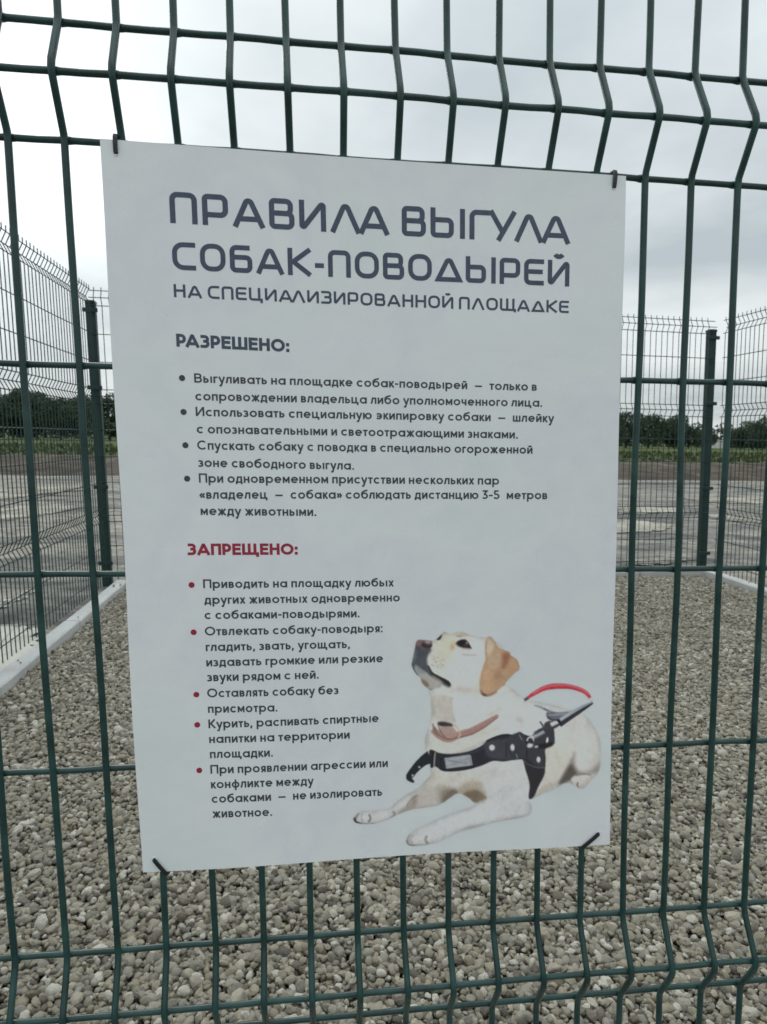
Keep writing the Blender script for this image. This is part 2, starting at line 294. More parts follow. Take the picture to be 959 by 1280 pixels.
# ------------------------------------------------------------------ gravel: one bed of pebbles
def gravel():
    pts = []; 
    for layer, (sp, z) in enumerate(((0.0145, -0.008), (0.0130, 0.002))):
        nx = int(4.56 / sp); ny = int(4.45 / (sp * 0.87))
        I, J = np.meshgrid(np.arange(nx), np.arange(ny)); x = -0.99 + (I + 0.5 * (J % 2)) * sp; y = -0.08 + J * sp * 0.87
        x = x + rng.normal(0, sp * 0.26, x.shape); y = y + rng.normal(0, sp * 0.26, x.shape)
        big = 0.004 * (np.sin(x * 3.1 + y * 1.3) + np.sin(x * 1.2 - y * 4.2 + 1) + np.sin(x * 7 + y * 6))
        zz = z + rng.normal(0, 0.0035, x.shape) + big
        pts.append(np.c_[x.ravel(), y.ravel(), zz.ravel()])
    p = np.concatenate(pts)
    lim = 4.10 + 0.0538 * (p[:, 0] + 0.95) - 0.012
    keep = (p[:, 0] > -0.945) & (p[:, 0] < 3.50 + (4.32 - p[:, 1]) * 0.0147) & (p[:, 1] < lim)
    # a few strays
    p = p[keep]
    stray = []
    for k in range(27):
        q = k % 3; t = rng.uniform(0, 1)
        if q == 0: stray.append((-0.99 + rng.uniform(-.035, .035), 0.2 + 3.9 * t, 0.056))
        elif q == 1: stray.append((-0.9 + 4.3 * t, 4.145 + 0.0539 * 4.3 * t + rng.uniform(-.03, .03), 0.056))
        else: stray.append((3.56 + (4.3 - 4.3 * t) * .0147 + rng.uniform(-.03, .03), 4.3 * t, 0.056))
    p = np.vstack([p, stray]); n = len(p); p[:, 2] += SLOPE * p[:, 0]
    me = bpy.data.meshes.new('gravel'); me.vertices.add(n); me.vertices.foreach_set('co', p.ravel())
    def attr(nm, ty, data, key):
        a = me.attributes.new(nm, ty, 'POINT'); a.data.foreach_set(key, np.ascontiguousarray(data, dtype=np.float32).ravel())
    size = np.clip(rng.lognormal(math.log(0.0070), 0.34, n), 0.0036, 0.0145)
    sc = np.c_[size * rng.uniform(1.0, 1.45, n), size * rng.uniform(0.85, 1.1, n), size * rng.uniform(0.55, 0.85, n)]
    rot = np.c_[rng.normal(0, 0.45, n), rng.normal(0, 0.45, n), rng.uniform(0, 6.283, n)]
    attr('rot', 'FLOAT_VECTOR', rot, 'vector'); attr('siz', 'FLOAT_VECTOR', sc, 'vector'); attr('tone', 'FLOAT', np.clip(rng.normal(0.56, 0.32, n), 0, 1), 'value')
    a = me.attributes.new('pick', 'INT', 'POINT'); a.data.foreach_set('value', rng.integers(0, 9, n).astype(np.int32))
    me.materials.append(M_PEB)
    o = bpy.data.objects.new('gravel', me); col.objects.link(o); tag(o, 'grey and beige river pebbles filling the enclosure between the kerbs', 'gravel', kind='stuff')
    ng = bpy.data.node_groups.new('gravel', 'GeometryNodeTree')
    ng.interface.new_socket('Geometry', in_out='INPUT', socket_type='NodeSocketGeometry'); ng.interface.new_socket('Geometry', in_out='OUTPUT', socket_type='NodeSocketGeometry')
    nn = ng.nodes; ll = ng.links; gi = nn.new('NodeGroupInput'); go = nn.new('NodeGroupOutput')
    g2i = nn.new('GeometryNodeGeometryToInstance')
    for i in range(9):
        ico = nn.new('GeometryNodeMeshIcoSphere'); ico.inputs['Subdivisions'].default_value = 2 if i % 3 else 3; ico.inputs['Radius'].default_value = 1.0
        pos = nn.new('GeometryNodeInputPosition'); off = nn.new('ShaderNodeVectorMath'); off.operation = 'ADD'; off.inputs[1].default_value = (i * 7.3, i * 3.1, i * 1.7)
        ll.new(pos.outputs[0], off.inputs[0])
        no = nn.new('ShaderNodeTexNoise'); no.inputs['Scale'].default_value = 0.75 if i % 3 else 1.1; no.inputs['Detail'].default_value = 3.0 if i % 2 else 1.5; ll.new(off.outputs[0], no.inputs['Vector'])
        mp = nn.new('ShaderNodeMapRange'); mp.inputs[1].default_value = 0.25; mp.inputs[2].default_value = 0.75; mp.inputs[3].default_value = 0.62; mp.inputs[4].default_value = 1.30; ll.new(no.outputs['Fac'], mp.inputs[0])
        scl = nn.new('ShaderNodeVectorMath'); scl.operation = 'SCALE'; ll.new(pos.outputs[0], scl.inputs[0]); ll.new(mp.outputs[0], scl.inputs['Scale'])
        sp = nn.new('GeometryNodeSetPosition'); ll.new(ico.outputs['Mesh'], sp.inputs['Geometry']); ll.new(scl.outputs[0], sp.inputs['Position'])
        ss = nn.new('GeometryNodeSetShadeSmooth'); ss.inputs['Shade Smooth'].default_value = (i % 3 == 0); ll.new(sp.outputs[0], ss.inputs[0]); ll.new(ss.outputs[0], g2i.inputs[0])
    def na(nm, ty):
        a = nn.new('GeometryNodeInputNamedAttribute'); a.data_type = ty; a.inputs['Name'].default_value = nm; return a.outputs['Attribute']
    m2p = nn.new('GeometryNodeMeshToPoints'); ll.new(gi.outputs[0], m2p.inputs['Mesh'])
    iop = nn.new('GeometryNodeInstanceOnPoints'); ll.new(m2p.outputs[0], iop.inputs['Points']); ll.new(g2i.outputs[0], iop.inputs['Instance'])
    iop.inputs['Pick Instance'].default_value = True; ll.new(na('pick', 'INT'), iop.inputs['Instance Index'])
    ll.new(na('rot', 'FLOAT_VECTOR'), iop.inputs['Rotation']); ll.new(na('siz', 'FLOAT_VECTOR'), iop.inputs['Scale'])
    sm = nn.new('GeometryNodeSetMaterial'); sm.inputs['Material'].default_value = M_PEB; ll.new(iop.outputs[0], sm.inputs['Geometry']); ll.new(sm.outputs[0], go.inputs[0])
    md = o.modifiers.new('pebbles', 'NODES'); md.node_group = ng
    print('pebbles', n)
gravel()

# ------------------------------------------------------------------ mesh fences round the enclosure
RAILS = [0.09, 0.275, 0.455, 0.50, 0.55, 0.735, 0.92, 1.105, 1.29, 1.34, 1.385, 1.575, 1.765, 1.96, 2.01, 2.06]
FOLDS = [0.50, 1.34, 2.01]
def fold_off(z, folds, half=0.048, depth=0.025):
    o = 0.0
    for f in folds:
        d = abs(z - f)
        if d < half: o = max(o, depth * (1 - d / half))
    return o
def rear_fence(name, label, a, b, posts, side, cross=True):
    a, b = np.array(a, float), np.array(b, float); L = np.linalg.norm(b - a); d = (b - a) / L; nrm = np.array([d[1], -d[0]]) * side
    root = empty(name, (a[0], a[1], SLOPE * a[0])); tag(root, label, 'fence', 'mesh fences round the gravel enclosure')
    mb = MB(); n = int(L / 0.05)
    for i in range(n):
        s = 0.03 + i * 0.05
        if min(abs(s - q) for q in posts) < 0.022: continue
        zs = [0.015, 0.455, 0.50, 0.548, 1.29, 1.34, 1.388, 1.96, 2.01, 2.06, 2.085]
        j = random.uniform(-.0012, .0012); P = []
        for z in zs:
            q = a + d * (s + j) + nrm * fold_off(z, FOLDS); P.append((q[0], q[1], z))
        mb.tube(P, 0.0029, 5, cap=False)
    mesh = mb.build('vertical_wires', M_THIN, root, smooth=True); tag(mesh, kind='stuff')
    for z in RAILS:
        mb = MB(); o = fold_off(z, FOLDS) + 0.004
        P = []
        for k in range(13):
            q = a + d * (L * k / 12) + nrm * o; P.append((q[0], q[1], z + random.uniform(-.002, .002)))
        mb.tube(P, 0.0031, 6, cap=False); mb.build('horizontal_wire', M_THIN, root, smooth=True)
    for q in posts:
        c = a + d * q - nrm * 0.032; mb = MB(); mb.box((c[0], c[1], 0.99 - 0.1), (0.062, 0.062, 2.0 + 0.18), 0.006, math.atan2(d[1], d[0]))
        p = mb.build('fence_post', M_POST, root)
        mb = MB(); mb.box((c[0], c[1], 1.988), (0.068, 0.068, 0.022), 0.006, math.atan2(d[1], d[0])); mb.build('post_cap', M_TIE, p)
        for z in (1.93, 1.40, 0.70, 0.15):
            mb = MB(); cc = a + d * q + nrm * 0.006; mb.box((cc[0], cc[1], z), (0.10, 0.014, 0.028), 0.003, math.atan2(d[1], d[0])); mb.build('clamp', M_POST, p)
    return root
LP = (-1.135, 4.30); RP = (3.655, 4.545)
rear_fence('mesh_fence', 'green mesh fence along the far side of the gravel, facing the viewer behind the sign', LP, RP, [0.0, 2.4, 4.79], 1)
rear_fence('mesh_fence', 'green mesh fence down the left side of the gravel, seen at a steep angle', (-1.115, 4.26), (-1.095, -0.08), [1.95], 1)
rear_fence('mesh_fence', 'green mesh fence down the right side of the gravel beyond the corner post', (3.70, 4.50), (3.765, -0.08), [2.55], -1)

# ------------------------------------------------------------------ trees
def leaves(n, blobs, size, seed):
    r = np.random.default_rng(seed); w = np.array([b[3] * b[4] * b[5] for b in blobs]); idx = r.choice(len(blobs), n, p=w / w.sum())
    bb = np.array(blobs)[idx]; u = r.normal(size=(n, 3)); u /= np.linalg.norm(u, axis=1)[:, None]; rad = r.uniform(0.55, 1.08, n) ** 0.7
    c = bb[:, :3] + u * rad[:, None] * bb[:, 3:6]
    t1 = r.normal(size=(n, 3)); t1 /= np.linalg.norm(t1, axis=1)[:, None]; t2 = np.cross(t1, r.normal(size=(n, 3))); t2 /= np.linalg.norm(t2, axis=1)[:, None]
    s = (size * r.uniform(0.6, 1.4, n))[:, None]
    v = np.stack([c - t1 * s, c + t2 * s * .6, c + t1 * s, c - t2 * s * .6], 1).reshape(-1, 3)
    f = np.arange(4 * n).reshape(-1, 4); return v, f
def tree(px, Y, top_px, wide, label, mat, seed, group=None, base_drop=0.0):
    x, zt = on_wall(px, top_px, Y); h = zt + base_drop; r = random.Random(seed)
    root = empty('tree', (x, Y, SLOPE * x)); tag(root, label, 'tree', group)
    mb = MB(); mb.tube([(x, Y, -0.3), (x + .05 * h * r.uniform(-.4, .4), Y, h * .45), (x, Y, h * .85)], [h * .028, h * .02, h * .006], 7)
    for k in range(6):
        a = r.uniform(0, 6.28); z0 = h * r.uniform(.2, .5); mb.tube([(x, Y, z0), (x + math.cos(a) * wide * .35, Y + math.sin(a) * wide * .35, z0 + h * .2)], [h * .011, h * .004], 5)
    mb.build('trunk', M_BARK, root)
    blobs = [(x, Y, h * .50, wide * .42, wide * .42, h * .40)]
    for k in range(13):
        a = r.uniform(0, 6.28); q = r.uniform(.15, .50) * wide * (1.0); z = h * r.uniform(.14, .86); sh = math.sqrt(max(.08, 1 - ((z / h - .45) / .62) ** 2))
        s = r.uniform(.13, .26) * wide; blobs.append((x + math.cos(a) * q * sh, Y + math.sin(a) * q * sh, z, s, s, s * r.uniform(.6, .9)))
    v, f = leaves(7000, blobs, h * 0.024, seed); v = v[:]; keepz = np.minimum(v[:, 2], h * 1.02); v[:, 2] = keepz
    link_mesh('crown', v, f, mat, root)
TL = 'tree in the row at the far field edge, '
G = 'trees along the far edge of the field'
left = [(-22, 491, 6.0, 'broad dark tree at the left edge of the photo, left of the leftmost fence wire', 0),
        (12, 487, 5.8, 'dark rounded tree seen between the two leftmost thick wires, nearest the photo edge', 0),
        (42, 483, 5.6, 'tallest dark tree left of the sign, between the two leftmost thick wires', 1),
        (72, 492, 5.6, 'dark green tree just left of the second thick wire', 0),
        (104, 489, 5.0, 'dark tree beside the left corner post, on its left', 1),
        (134, 492, 5.2, 'dark green tree between the left corner post and the sign edge', 0),
        (168, 495, 6.0, 'dark green tree hidden by the left edge of the sign', 0)]
right = [(752, 518, 6.0, 'dark tree hidden by the right edge of the sign', 0),
         (784, 510, 5.2, 'tallest dark tree right of the sign, touching its right edge', 0),
         (812, 517, 4.8, 'dark rounded tree just right of the first thick wire beyond the sign', 0),
         (838, 519, 4.2, 'paler open tree midway between the sign and the right corner post', 1),
         (862, 529, 4.0, 'dark low tree just left of the right corner post', 0),
         (884, 534, 3.2, 'small low tree directly behind the right corner post', 1),
         (922, 534, 4.0, 'low green tree just right of the gap in the tree line', 1),
         (942, 524, 4.6, 'broad green tree near the right edge of the photo', 1),
         (966, 517, 5.6, 'tall green tree cut by the right edge of the photo', 0)]
for i, (px, ty, w, lab, mi) in enumerate(left): tree(px, 92 + (i * 7) % 9, ty, w * 1.15, lab, M_LEAF[mi], 100 + i, G)
for i, (px, ty, w, lab, mi) in enumerate(right): tree(px, 90 + (i * 5) % 8, ty, w * 1.12, lab, M_LEAF[mi], 200 + i, G)
# the wood behind, which reads as one mass
def wood():
    blobs = []; r = random.Random(5)
    for k in range(420):
        x = -150 + k * 0.95; h = 3.4 + 1.0 * math.sin(x * .11) + r.uniform(-.6, .8)
        if 52 < x < 62: h = 2.2 + r.uniform(-.2, .3)
        blobs.append((x, 118 + r.uniform(-3, 3), h * .42 - .3, r.uniform(1.2, 2.2), 1.6, h * .62))
    v, f = leaves(42000, blobs, 0.30, 9)
    o = link_mesh('far_wood', v, f, M_LEAF[2]); tag(o, 'hazy low wood on the horizon behind the row of trees', 'wood', kind='stuff')
wood()
# weeds and grass tufts along the field edge
def weeds():
    n = 9000; r = rng; x = r.uniform(-40, 60, n); y = r.uniform(31, 60, n); h = r.uniform(0.08, 0.26, n) * (1 + 0.6 * np.sin(x * .8) * np.sin(y * .9)); a = r.uniform(0, 6.28, n); w = r.uniform(.05, .16, n)
    c = np.cos(a) * w; s = np.sin(a) * w; z0 = -0.06
    lean = r.normal(0, .08, (n, 2))
    v = np.stack([np.c_[x - c, y - s, 0 * x + z0], np.c_[x + c, y + s, 0 * x + z0], np.c_[x + lean[:, 0] + c * .3, y + lean[:, 1], z0 + h], np.c_[x + lean[:, 0] - c * .6, y + lean[:, 1], z0 + h * .8]], 1).reshape(-1, 3)
    o = link_mesh('weeds', v, np.arange(4 * n).reshape(-1, 4), M_WEED); tag(o, 'rough grass and weeds on the field beyond the dirt bank', 'grass', kind='stuff')
weeds()
# small pale building far off, seen through the gap in the trees
bx, bz = on_wall(899, 545, 108)
root = empty('shed', (bx, 108, SLOPE * bx)); tag(root, 'small pale shed far off in the gap between trees beside the right corner post', 'shed')
mb = MB(); mb.box((bx, 108, 0.55), (1.8, 3.0, 1.3)); mb.build('wall', M_CLAD, root)
mb = MB(); z = 1.2; mb.add([(bx - 1.0, 106.3, z), (bx + 1.0, 106.3, z), (bx + 1.0, 109.7, z), (bx - 1.0, 109.7, z), (bx - 1.0, 108, z + .22), (bx + 1.0, 108, z + .22)], [(0, 1, 5, 4), (2, 3, 4, 5), (0, 4, 3), (1, 2, 5), (0, 3, 2, 1)]); mb.build('roof', M_ROOF, root)

# ------------------------------------------------------------------ front fence panel, right before the viewer
F_RAILS = [-0.46, -0.28, -0.10, -0.052, 0.0, 0.2, 0.4, 0.6, 0.8, 0.848, 0.9, 1.09, 1.28, 1.47]
def prof(z):
    for f, hw0, hw1 in ((0.848, 0.047, 0.050), (-0.052, 0.047, 0.050)):
        if -hw0 < z - f < hw1:
            t = (f - z) / hw0 if z < f else (z - f) / hw1
            return -0.026 * (1 - t) ** 1.0 * (1 - 0.0 * t) if t > 0.12 else -0.026 * (1 - 0.12) - 0.026 * 0.12 * (1 - (t / 0.12) ** 2) * 0.4
    return 0.0
fr = empty('mesh_fence', (0.3, 0.0, SLOPE * 0.3)); tag(fr, 'near green mesh fence of thick welded wires that carries the white sign', 'fence', 'mesh fences round the gravel enclosure')
zs = sorted(set([round(-0.52 + 0.05 * i, 4) for i in range(41)] + [f + o for f in (0.848, -0.052) for o in (-.052, -.045, -.036, -.024, -.012, -.006, 0, .006, .012, .024, .036, .045, .053)]))
X0, X1 = -1.10, 1.40
nw = int(round((X1 - X0) / 0.05))
for i in range(nw + 1):
    x = X0 + i * 0.05; r = random.Random(900 + i); a1, a2, p1, p2 = r.uniform(.0003, .0011), r.uniform(.0002, .0007), r.uniform(0, 6), r.uniform(0, 6)
    P = [(x + a1 * math.sin(z * 7 + p1) + a2 * math.sin(z * 19 + p2), prof(z) + 0.0006 * math.sin(z * 11 + p2), z + LIFT) for z in zs if z <= 1.50]
    mb = MB(); mb.tube(P, 0.0034, 10); mb.build('vertical_wire', M_GREEN, fr, smooth=True)
for z in F_RAILS:
    r = random.Random(int(z * 1000)); P = []; RR = []; dz = 0
    for i in range(nw + 1):
        dz = dz * .7 + r.uniform(-.0006, .0006); bead = r.uniform(.0036, .0042)
        for o, rad in ((-.0055, .0031), (-.0030, (.0031 + bead) / 2), (0, bead), (.0030, (.0031 + bead) / 2), (.0055, .0031), (.025, .0030)):
            x = X0 + i * 0.05 + o; P.append((x, prof(z) + 0.0064, z + dz + LIFT)); RR.append(rad)
    mb = MB(); mb.tube(P, RR, 10); mb.build('horizontal_wire', M_GREEN, fr, smooth=True)
for x in (-1.15, 1.45):
    mb = MB(); mb.box((x, 0.04, 0.92), (0.06, 0.06, 2.2), 0.006); p = mb.build('fence_post', M_POST, fr)
    mb = MB(); mb.box((x, 0.04, 2.03), (0.068, 0.068, 0.022), 0.006); mb.build('post_cap', M_TIE, p)

# ------------------------------------------------------------------ the sign
SY = -0.0088
SC = [on_wall(u, v, SY - 0.002) for u, v in ((124, 173), (782, 220), (762, 1056), (178, 1091))]   # TL TR BR BL
ZM = LIFT
def surf(x, z):           # the sheet is not quite flat
    a, b = (x - 0.13) / 0.5, (z - 0.097 - LIFT) / 0.70
    return SY - 0.0016 * math.sin(a * 5.2 + 1.0 + b * 1.5) - 0.0012 * math.sin(b * 7 + a * 2) - 0.0010 * (1 - b) * math.sin(a * 9)
sign = empty('rules_sign', (0.38, SY, 0.45 + LIFT + SLOPE * 0.38))
tag(sign, 'white rules sign with Russian text and a guide dog picture, tied to the near fence', 'sign')
NXS, NZS = 48, 64; TH = 0.0028
vs = []
for side in (0, 1):
    for j in range(NZS + 1):
        for i in range(NXS + 1):
            a, b = i / NXS, j / NZS
            wob = 0.0006 * math.sin(b * 13 + 1) * (1 if i in (0, NXS) else 0)
            x = wob + (SC[0][0] * (1 - a) + SC[1][0] * a) * (1 - b) + (SC[3][0] * (1 - a) + SC[2][0] * a) * b
            z = (SC[0][1] * (1 - a) + SC[1][1] * a) * (1 - b) + (SC[3][1] * (1 - a) + SC[2][1] * a) * b
            vs.append((x, surf(x, z) + side * TH, z))
W1 = NXS + 1; OFF = W1 * (NZS + 1); fs = []
for j in range(NZS):
    for i in range(NXS):
        q = (j * W1 + i, (j + 1) * W1 + i, (j + 1) * W1 + i + 1, j * W1 + i + 1); fs.append(q); fs.append(tuple(OFF + k for k in reversed(q)))
for i in range(NXS): fs += [(i, i + 1, OFF + i + 1, OFF + i), (NZS * W1 + i + 1, NZS * W1 + i, OFF + NZS * W1 + i, OFF + NZS * W1 + i + 1)]
for j in range(NZS): fs += [((j + 1) * W1, j * W1, OFF + j * W1, OFF + (j + 1) * W1), (j * W1 + NXS, (j + 1) * W1 + NXS, OFF + (j + 1) * W1 + NXS, OFF + j * W1 + NXS)]
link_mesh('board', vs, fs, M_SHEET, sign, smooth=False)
def PX(u, v): return on_wall(u, v, SY - 0.001)

# --- lettering: a stroke alphabet of our own
def ell(cx, cy, rx, ry, a0=0, a1=360, n=26):
    k = max(4, int(n * abs(a1 - a0) / 360)); return [(cx + rx * math.cos(math.radians(a0 + (a1 - a0) * i / k)), cy + ry * math.sin(math.radians(a0 + (a1 - a0) * i / k))) for i in range(k + 1)]
def fil(pts, closed=False):
    n = len(pts); out_ = []
    for i, p in enumerate(pts):
        r = p[2] if len(p) > 2 else 0
        if r <= 0 or (not closed and i in (0, n - 1)): out_.append((p[0], p[1])); continue
        A, Bp, Cp = np.array(pts[i - 1][:2]), np.array(p[:2]), np.array(pts[(i + 1) % n][:2])
        u, v = A - Bp, Cp - Bp; lu, lv = np.linalg.norm(u), np.linalg.norm(v); u, v = u / lu, v / lv
        ang = math.acos(np.clip(u @ v, -1, 1)); t = min(r / max(math.tan(ang / 2), 1e-3), lu * .499, lv * .499); r2 = t * math.tan(ang / 2)
        bis = (u + v) / np.linalg.norm(u + v); cen = Bp + bis * r2 / math.sin(ang / 2); s, e = Bp + u * t, Bp + v * t
        a0 = math.atan2(*(s - cen)[::-1]); a1 = math.atan2(*(e - cen)[::-1]); da = (a1 - a0 + math.pi) % (2 * math.pi) - math.pi
        for k in range(7): out_.append((cen[0] + r2 * math.cos(a0 + da * k / 6), cen[1] + r2 * math.sin(a0 + da * k / 6)))
    return out_
def glyph(ch, s, sq, xh):
    """strokes (centre lines) and advance of one character, capital height 1"""
    low = ch.islower(); H = xh if low else 1.0; C = ch.upper(); e = s / 2; B, T, mm = e, H - e, H * (0.5 if low else 0.52)
    S = []
    def P(*pts, closed=False): S.append((fil(list(pts), closed), closed))
    rc = 0.16 if sq else 0; L = e
    def done(w): return S, w
    if ch == ' ': return S, 0.34
    if ch in '-–': P((0, 0.40), (0.34 if ch == '-' else 0.42, 0.40)); return done(0.34 if ch == '-' else 0.42)
    if ch == '—': P((0, 0.37), (0.74, 0.37)); return done(0.74)
    if ch == '.': P((e * 1.1, 0), (e * 1.1, s * 1.1)); return done(s * 1.1)
    if ch == ',': P((e * 1.3, s * 1.0), (e * .5, -s * .9)); return done(s * 1.2)
    if ch == ':': P((e, 0), (e, s * 1.1)); P((e, xh - s * 1.1), (e, xh)); return done(s)
    if ch in '«»':
        for k in (0, .24):
            if ch == '«': S.append(([(k + .20, .60), (k + .05, .36), (k + .20, .12)], False))
            else: S.append(([(k + .05, .60), (k + .20, .36), (k + .05, .12)], False))
        return done(.50)
    if ch == '3': P((0.03, 1 - e), (0.50, 1 - e), (0.24, .60)); S.append((ell(.27, .30, .25, .30 - e, 115, -150), False)); return done(.58)
    if ch == '5': P((0.50, 1 - e), (0.12, 1 - e), (0.08, .56)); S.append((ell(.26, .32, .27, .32 - e, 125, -150), False)); return done(.60)
    if ch == 'а':
        r = (H) / 2; S.append((ell(r, r, r - e, r - e), True)); P((2 * r - e + .015, 0), (2 * r - e + .015, H)); return done(2 * r + .015)
    if ch == 'р':
        r = H / 2; S.append((ell(r + .015, r, r - e, r - e), True)); P((e, -.29), (e, H)); return done(2 * r + .015)
    if ch == 'б':
        r = H / 2; S.append((ell(r, r, r - e, r - e), True)); S.append(([(r * 2 - .06, 1.02 - e), (r * 2 - .3, .98 - e), (.16, .86 - e), (.075, .62), (.06, .36)], False)); return done(2 * r)
    if ch == 'е':
        r = H / 2; S.append((ell(r, r, r - e, r - e, 0, 318), False)); P((e, r), (2 * r - e * .2, r)); return done(2 * r)
    if ch == 'у': P((e * .6, H), (.31, .06)); P((.60 - e * .6, H), (.22, -.27), (.06, -.25)); return done(.60)
    if ch == 'ф': S.append((ell(.40, H / 2, .40 - e, H / 2 - e), True)); P((.40, -.28), (.40, .95)); return done(.80)
    if ch == 'ы': pass
    if C == 'О':
        if sq: w = .92; P((L, B, .30), (L, T, .30), (w - e, T, .30), (w - e, B, .30), closed=True); return done(w)
        r = H / 2; rx = r * (1.0 if low else 1.04); S.append((ell(rx, r, rx - e, r - e), True)); return done(2 * rx)
    if C == 'С':
        if sq: w = .84; P((w, T), (L, T, .30), (L, B, .30), (w, B)); return done(w)
        r = H / 2; S.append((ell(r, r, r - e, r - e, 45, 315), False)); return done(2 * r * .90)
    if C == 'Э':
        r = H / 2; o = -2 * r * .10; S.append((ell(r + o, r, r - e, r - e, 135, -135), False)); P((r * .55 + o, r), (2 * r - e + o, r)); return done(2 * r + o)
    w = .80 * H
    if C == 'П': w = .86 if sq else w; P((L, 0), (L, T, rc), (w - e, T, rc), (w - e, 0)); return done(w)
    if C == 'Г': w = .72 if sq else .56 * H; P((L, 0), (L, T, rc), (w, T)); return done(w)
    if C == 'Н': w = .84 if sq else w; P((L, 0), (L, H)); P((w - e, 0), (w - e, H)); P((L, mm), (w - e, mm)); return done(w)
    if C in 'ИЙ':
        w = .88 if sq else .82 * H
        if sq: P((L, H), (L, B * .5, .05), (w - e, T + e * .5, .05), (w - e, 0))
        else: P((L, 0), (L, H)); P((w - e, 0), (w - e, H)); P((L + e * .5, e * .9), (w - e * 1.5, H - e * .9))
        if C == 'Й': S.append((ell(w / 2, H + (.26 if sq else .25), .16, .13, 200, 340), False))
        return done(w)
    if C == 'Л':
        if sq: w = .98; P((e * .6, 0), (w * .5, T + e * .9, .09), (w - e * .6, 0)); return done(w)
        w = .80 * H; P((-.02 * H, B), (.12 * H, B, .06), (.25 * H, T), (w - e, T), (w - e, 0)); return done(w)
    if C == 'А':
        w = 1.0 if sq else .98
        if sq: P((e * .6, 0), (w * .5, T + e * .9, .10), (w - e * .6, 0)); P((w * .20, .27), (w * .80, .27))
        else: P((e * .6, 0), (w * .5 - .03, T), (w * .5 + .03, T), (w - e * .6, 0)); P((w * .20, .28), (w * .80, .28))
        return done(w)
    if C == 'Д':
        if sq: w = 1.02; P((e, B), (w * .5, T + e * .2, .10), (w - e, B), closed=True); return done(w)
        w = .92 * H; P((e * .9, -.15), (e * .9, B), (w - e * .9, B), (w - e * .9, -.15)); P((.17 * H, B), (.28 * H, T), (w - .16 * H, T), (w - .16 * H, B)); return done(w)
    if C == 'Е':
        w = .80 if sq else .68; P((w, T), (L, T, rc), (L, B, rc), (w, B)); P((L, mm), (w * .94, mm)); return done(w)
    if C == 'Б':
        w = .82 if sq else .70; rb = .14 if sq else .25; P((w - .08, T), (L, T, rc), (L, B, rc * .8), (w - e, B, rb), (w - e, .56, rb), (L, .56)); return done(w)
    if C == 'Р':
        w = .82 if sq else .70; rb = .16 if sq else .3; q = .34 if sq else .38; P((L, 0), (L, T, rc * .6), (w - e, T, rb), (w - e, q, rb), (L, q)); return done(w)
    if C == 'В':
        w = .82 if sq else .74 * H; rb = .14 * H if sq else .25 * H; g_ = .04 * H
        P((L, mm), (L, T, rc * .6), (w - e - g_, T, rb), (w - e - g_, mm, rb), (L, mm)); P((L, mm), (L, B, rc * .6), (w - e, B, rb), (w - e, mm, rb), (L + e, mm)); return done(w)
    if C in 'ЬЫЪ':
        w = .80 if sq else .72 * H; rb = .14 if sq else .25 * H; q = .60 if sq else H * .60; P((L, H), (L, B, rc * .6), (w - e, B, rb), (w - e, q, rb), (L, q))
        if C == 'Ы': P((w + .21 * H + e, 0), (w + .21 * H + e, H)); return done(w + .21 * H + s)
        return done(w)
    if C == 'У':
        w = .94; P((e * .6, H), (w * .52, .26)); P((w - e * .6, H), (w * .34, 0)); return done(w)
    if C == 'К':
        w = .86 if sq else .70 * H; P((L, 0), (L, H))
        if sq: P((w - .02, H - e * .3), (L + .12, H / 2, .05), (w - .02, e * .3))
        else: P((w - e * .6, H), (L + e + .02, H * .48)); P((L + .16 * H, H * .54), (w - e * .4, 0))
        return done(w)
    if C == 'Т': w = .68 * H; P((0, T), (w, T)); P((w / 2, 0), (w / 2, T)); return done(w)
    if C == 'З':
        w = .80 if sq else .66 * H; rb = .15 if sq else .25 * H; P((0.02, T), (w - e - .02, T, rb), (w - e - .02, mm, rb), (w * .32, mm)); P((w * .34, mm), (w - e, mm, rb), (w - e, B, rb), (0, B)); return done(w)
    if C == 'Ц': w = .84 if sq else w; P((L, H), (L, B, rc), (w - e, B), (w - e, H)); P((w - e, B), (w + .08, B), (w + .08, -.17)); return done(w + .08 + e)
    if C in 'ШЩ':
        w = 1.16 if sq else 1.14 * H; P((L, H), (L, B, rc), (w - e, B), (w - e, H)); P((w / 2, B), (w / 2, H))
        if C == 'Щ': 
            if sq: P((w - e, B), (w + .04, B), (w + .04, -.10)); return done(w + .06)
            P((w - e, B), (w + .08, B), (w + .08, -.17)); return done(w + .08 + e)
        return done(w)
    if C == 'Ч': w = .74 * H; P((L, H), (L, .42 * H, .16 * H), (w - e, .42 * H)); P((w - e, 0), (w - e, H)); return done(w)
    if C == 'Х': w = .74 * H; P((e * .7, H), (w - e * .7, 0)); P((w - e * .7, H), (e * .7, 0)); return done(w)
    if C == 'Ж':
        w = 1.12 * H; c = w / 2; P((c, 0), (c, H))
        for sg in (-1, 1): P((c + sg * (c - e * .6), H), (c + sg * .10 * H, H / 2), (c + sg * (c - e * .6), 0))
        return done(w)
    if C == 'М': w = .98 * H; P((L, 0), (L, H)); P((w - e, 0), (w - e, H)); P((L + e * .3, H - e * 1.1), (w / 2, .16 * H + e), (w - e * 1.3, H - e * 1.1)); return done(w)
    if C == 'Ю': r = H / 2; P((L, 0), (L, H)); P((L, r), (.30 * H, r)); S.append((ell(.26 * H + r, r, r - e, r - e), True)); return done(.26 * H + 2 * r)
    if C == 'Я': w = .70 * H; P((w - e, 0), (w - e, H)); P((w - e, T), (e, T, .3 * H), (e, .40 * H, .3 * H), (w - e, .40 * H)); P((w * .55, .38 * H), (e * .7, 0)); return done(w)
    raise KeyError(ch)
